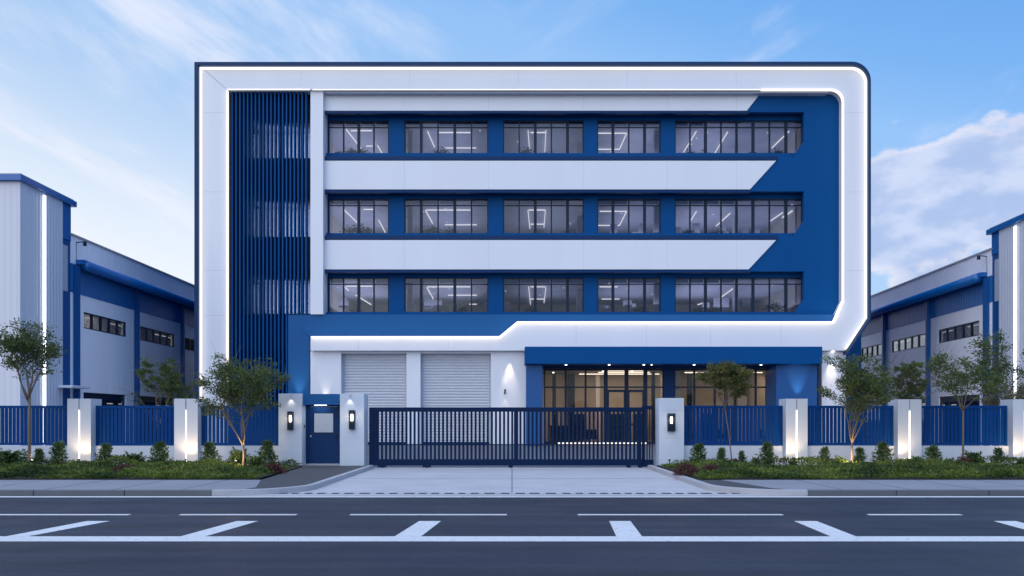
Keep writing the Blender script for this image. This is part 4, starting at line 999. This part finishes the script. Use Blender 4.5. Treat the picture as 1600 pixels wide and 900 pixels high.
SH = [(14,703,3,1.5,'broad shrub at the far left edge of the fence wall'),(62,706,1,.9,'small shrub right of the spreading tree trunk at the far left'),(90,697,0,.9,'upright shrub just left of the leftmost lit-slot pillar'),
 (126,722,3,1.2,'low shrub glowing at the foot of the leftmost lit-slot pillar'),(163,700,4,1.0,'upright shrub just right of the leftmost lit-slot pillar'),(208,708,2,1.2,'rounded shrub midway between the two left lit-slot pillars'),(250,697,0,.95,'upright shrub just left of the second lit-slot pillar'),
 (286,722,2,1.0,'low shrub glowing at the foot of the second lit-slot pillar'),(330,698,1,.95,'upright shrub just right of the second lit-slot pillar'),(372,702,2,.8,'shrub close behind the bushy tree trunk'),(398,712,3,.9,'lit shrub just right of the bushy tree trunk'),(420,696,4,.95,'upright dark shrub beside the pillar left of the pedestrian door'),
 (1091,699,0,.9,'upright shrub nearest the pillar right of the sliding gate'),(1127,705,1,.8,'small shrub just left of the thin young tree'),(1160,709,4,.75,'small shrub just right of the thin young tree'),(1180,714,2,.6,'tiny shrub between the thin young tree and the column pillar'),(1201,698,4,.95,'upright shrub just left of the pillar before the blue column'),
 (1240,720,3,.9,'low shrub glowing at the foot of the pillar before the blue column'),(1288,704,0,.75,'narrow shrub just right of the pillar before the blue column'),(1311,713,2,.8,'low shrub left of the dark tree trunk'),(1341,705,4,.9,'dark shrub just right of the dark tree trunk'),(1380,698,1,.95,'upright shrub just left of the pillar between the right-hand trees'),
 (1430,714,3,1.0,'low shrub glowing at the foot of the pillar between the right-hand trees'),(1461,702,0,1.05,'upright shrub just right of the pillar between the right-hand trees'),(1484,716,2,.7,'low shrub left of the slender tree trunk'),(1521,706,3,.95,'rounded shrub just right of the slender tree trunk'),(1558,705,4,.95,'upright shrub nearest the right edge pillar'),(1598,716,2,.9,'low shrub cut by the right edge of the photo')]
rs = random.Random(5)
for (px, pt, k, wsc, lab) in SH:
    D = 28.9 if pt < 711 else 28.3
    h = Z(pt, D) - 0.13
    if k in used: o = copy_tree(protos[k])
    else: o = protos[k]; used.add(k)
    sc_ = h*(1.22 if k in (0,1,4) else 1.32); o.location = (X(px,D), D, 0.13); o.scale = (sc_*wsc*1.2, sc_*wsc*1.2, sc_*1.06); o.rotation_euler = (rs.uniform(-.1,.1),rs.uniform(-.14,.14),rs.uniform(0,6.28))
    tag(o, lab, 'shrub', 'shrubs along the foot of the fence wall')
# low reddish shrubs
rng = np.random.default_rng(8)
def red(px, D, r, h, lab, mat='leaf_r'):
    t = thing('red_shrub', lab, 'shrub', (X(px,D), D, 0.13), 'low reddish shrubs in the planting beds'); n = 900
    m = MB()
    for i in range(7):
        a = i*0.9; m.tube([(X(px,D),D,0.12),(X(px,D)+math.cos(a)*r*0.5,D+math.sin(a)*r*0.5,0.13+h*0.7)],[0.01,0.005],4)
    m.build('stems','bark',t)
    a = rng.normal(size=(n,3)); a /= np.linalg.norm(a,axis=1,keepdims=True); a[:,2] = np.abs(a[:,2]); q = rng.uniform(0.5,1,(n,1))
    C = np.array([X(px,D),D,0.13]) + a*q*np.array([r,r,h]); leaf_mesh('foliage', C, a+rng.normal(size=(n,3))*0.5, 0.06, 0.6, mat, t, rng)
for (px, D, r, h, lab) in ((195,25.3,.38,.24,'reddish patch shrub below the rounded shrub between the left pillars'),(272,24.8,.38,.22,'reddish low shrub in front of the second lit-slot pillar'),(425,25.6,.4,.27,'reddish low shrub near the tapering end of the left bed'),
    (1073,24.6,.36,.34,'reddish shrub at the driveway corner of the right bed'),(1112,25.2,.34,.25,'reddish low shrub second from the driveway in the right bed'),(1147,28.4,.3,.27,'reddish shrub around the thin young tree trunk'),(1505,28.0,.32,.36,'reddish shrub around the slender tree trunk')):
    red(px, D, r, h, lab)
# ground cover
def cover_patch(x0f, x1f, n, seed, label):
    rng = np.random.default_rng(seed)
    y = SWB+0.03 + (29.7-SWB)*rng.random(n)**1.7; u = rng.random(n); x = x0f(y) + (x1f(y)-x0f(y))*u
    bumpy = 0.5+0.28*np.sin(x*1.9+seed)+0.22*np.sin(x*0.83+y*1.3)+0.16*np.sin(x*4.3+y*2.2)
    edge = np.clip((y-SWB)/0.32, 0.12, 1)**0.6
    edx = np.clip(np.minimum(x-x0f(y), x1f(y)-x)/0.3, 0.25, 1)
    h = (0.045+0.26*np.clip(bumpy,0.05,1.1)**1.3)*edge*edx; hh = h*(0.35+0.65*rng.random(n)**0.5)
    C = np.stack([x, y, 0.13+hh], 1); Dn = np.stack([rng.normal(size=n)*0.6, rng.normal(size=n)*0.6-0.2*(edge<0.9), rng.uniform(0.1,1.0,n)], 1)
    o = leaf_mesh('ground_cover', C, Dn, 0.075, 0.5, 'leaf_g', None, rng)
    return tag(o, label, 'ground cover', kind='stuff')
cover_patch(lambda y: np.full_like(y,-24.0), lambda y: -6.72-0.06*(y-SWB), 62000, 1, 'green ground cover filling the bed left of the driveway')
cover_patch(lambda y: np.full_like(y,4.98), lambda y: np.full_like(y,25.0), 66000, 2, 'green ground cover filling the bed right of the driveway')

# plants inside the upstairs windows
def pot_proto():
    rng = np.random.default_rng(4); t = thing('potted_plant', 'x', 'plant', (0,0,0)); m = MB()
    m.tube([(0,0,0),(0,0,0.28)],[0.13,0.17],10); m.build('pot','plaster',t)
    a = rng.normal(size=(420,3)); C = a*np.array([0.24,0.18,0.2])+np.array([0,0,0.55]); C[:,2] = np.maximum(C[:,2],0.3)
    leaf_mesh('foliage', C, a+np.array([0,0,0.8]), 0.17, 0.4, 'leaf_s', t, rng); return t
pp = pot_proto(); first = True; rs = random.Random(12)
ordn = ['first','second','third','fourth','fifth','sixth']
for fi, (yt, yb, wb, tr) in enumerate(rows):
    for bi, (a, b, n_) in enumerate(bays):
        for q in ((0.25,0.5) if bi in (0,1,2,4) else (0.5,)):
            if rs.random() < 0.2: continue
            px = a+(b-a)*(q+rs.uniform(-.08,.2)); D = DG+0.75; o = pp if first else copy_tree(pp); first = False
            sc_ = rs.uniform(0.5,0.85); o.location = (X(px,D), D, Z(wb,DG)-0.12); o.scale = (sc_*rs.uniform(1.0,1.6), 1.0, sc_); o.rotation_euler = (0,0,rs.uniform(-.4,.4))
            where = 'left part' if q < 0.4 else 'middle'
            tag(o, f'leafy plant in the {where} of the {ordn[bi]} window from the left, {names_floor[fi]} floor', 'plant', 'plants behind the office windows')
# low cabinet they stand on
for fi, (yt, yb, wb, tr) in enumerate(rows):
    MB().box(X(509,59.7), X(1258,59.7), DG+0.45, DG+1.05, Z(yb,DW)-0.15, Z(wb,DG)-0.125).build('window_bench', 'int_wall', off)
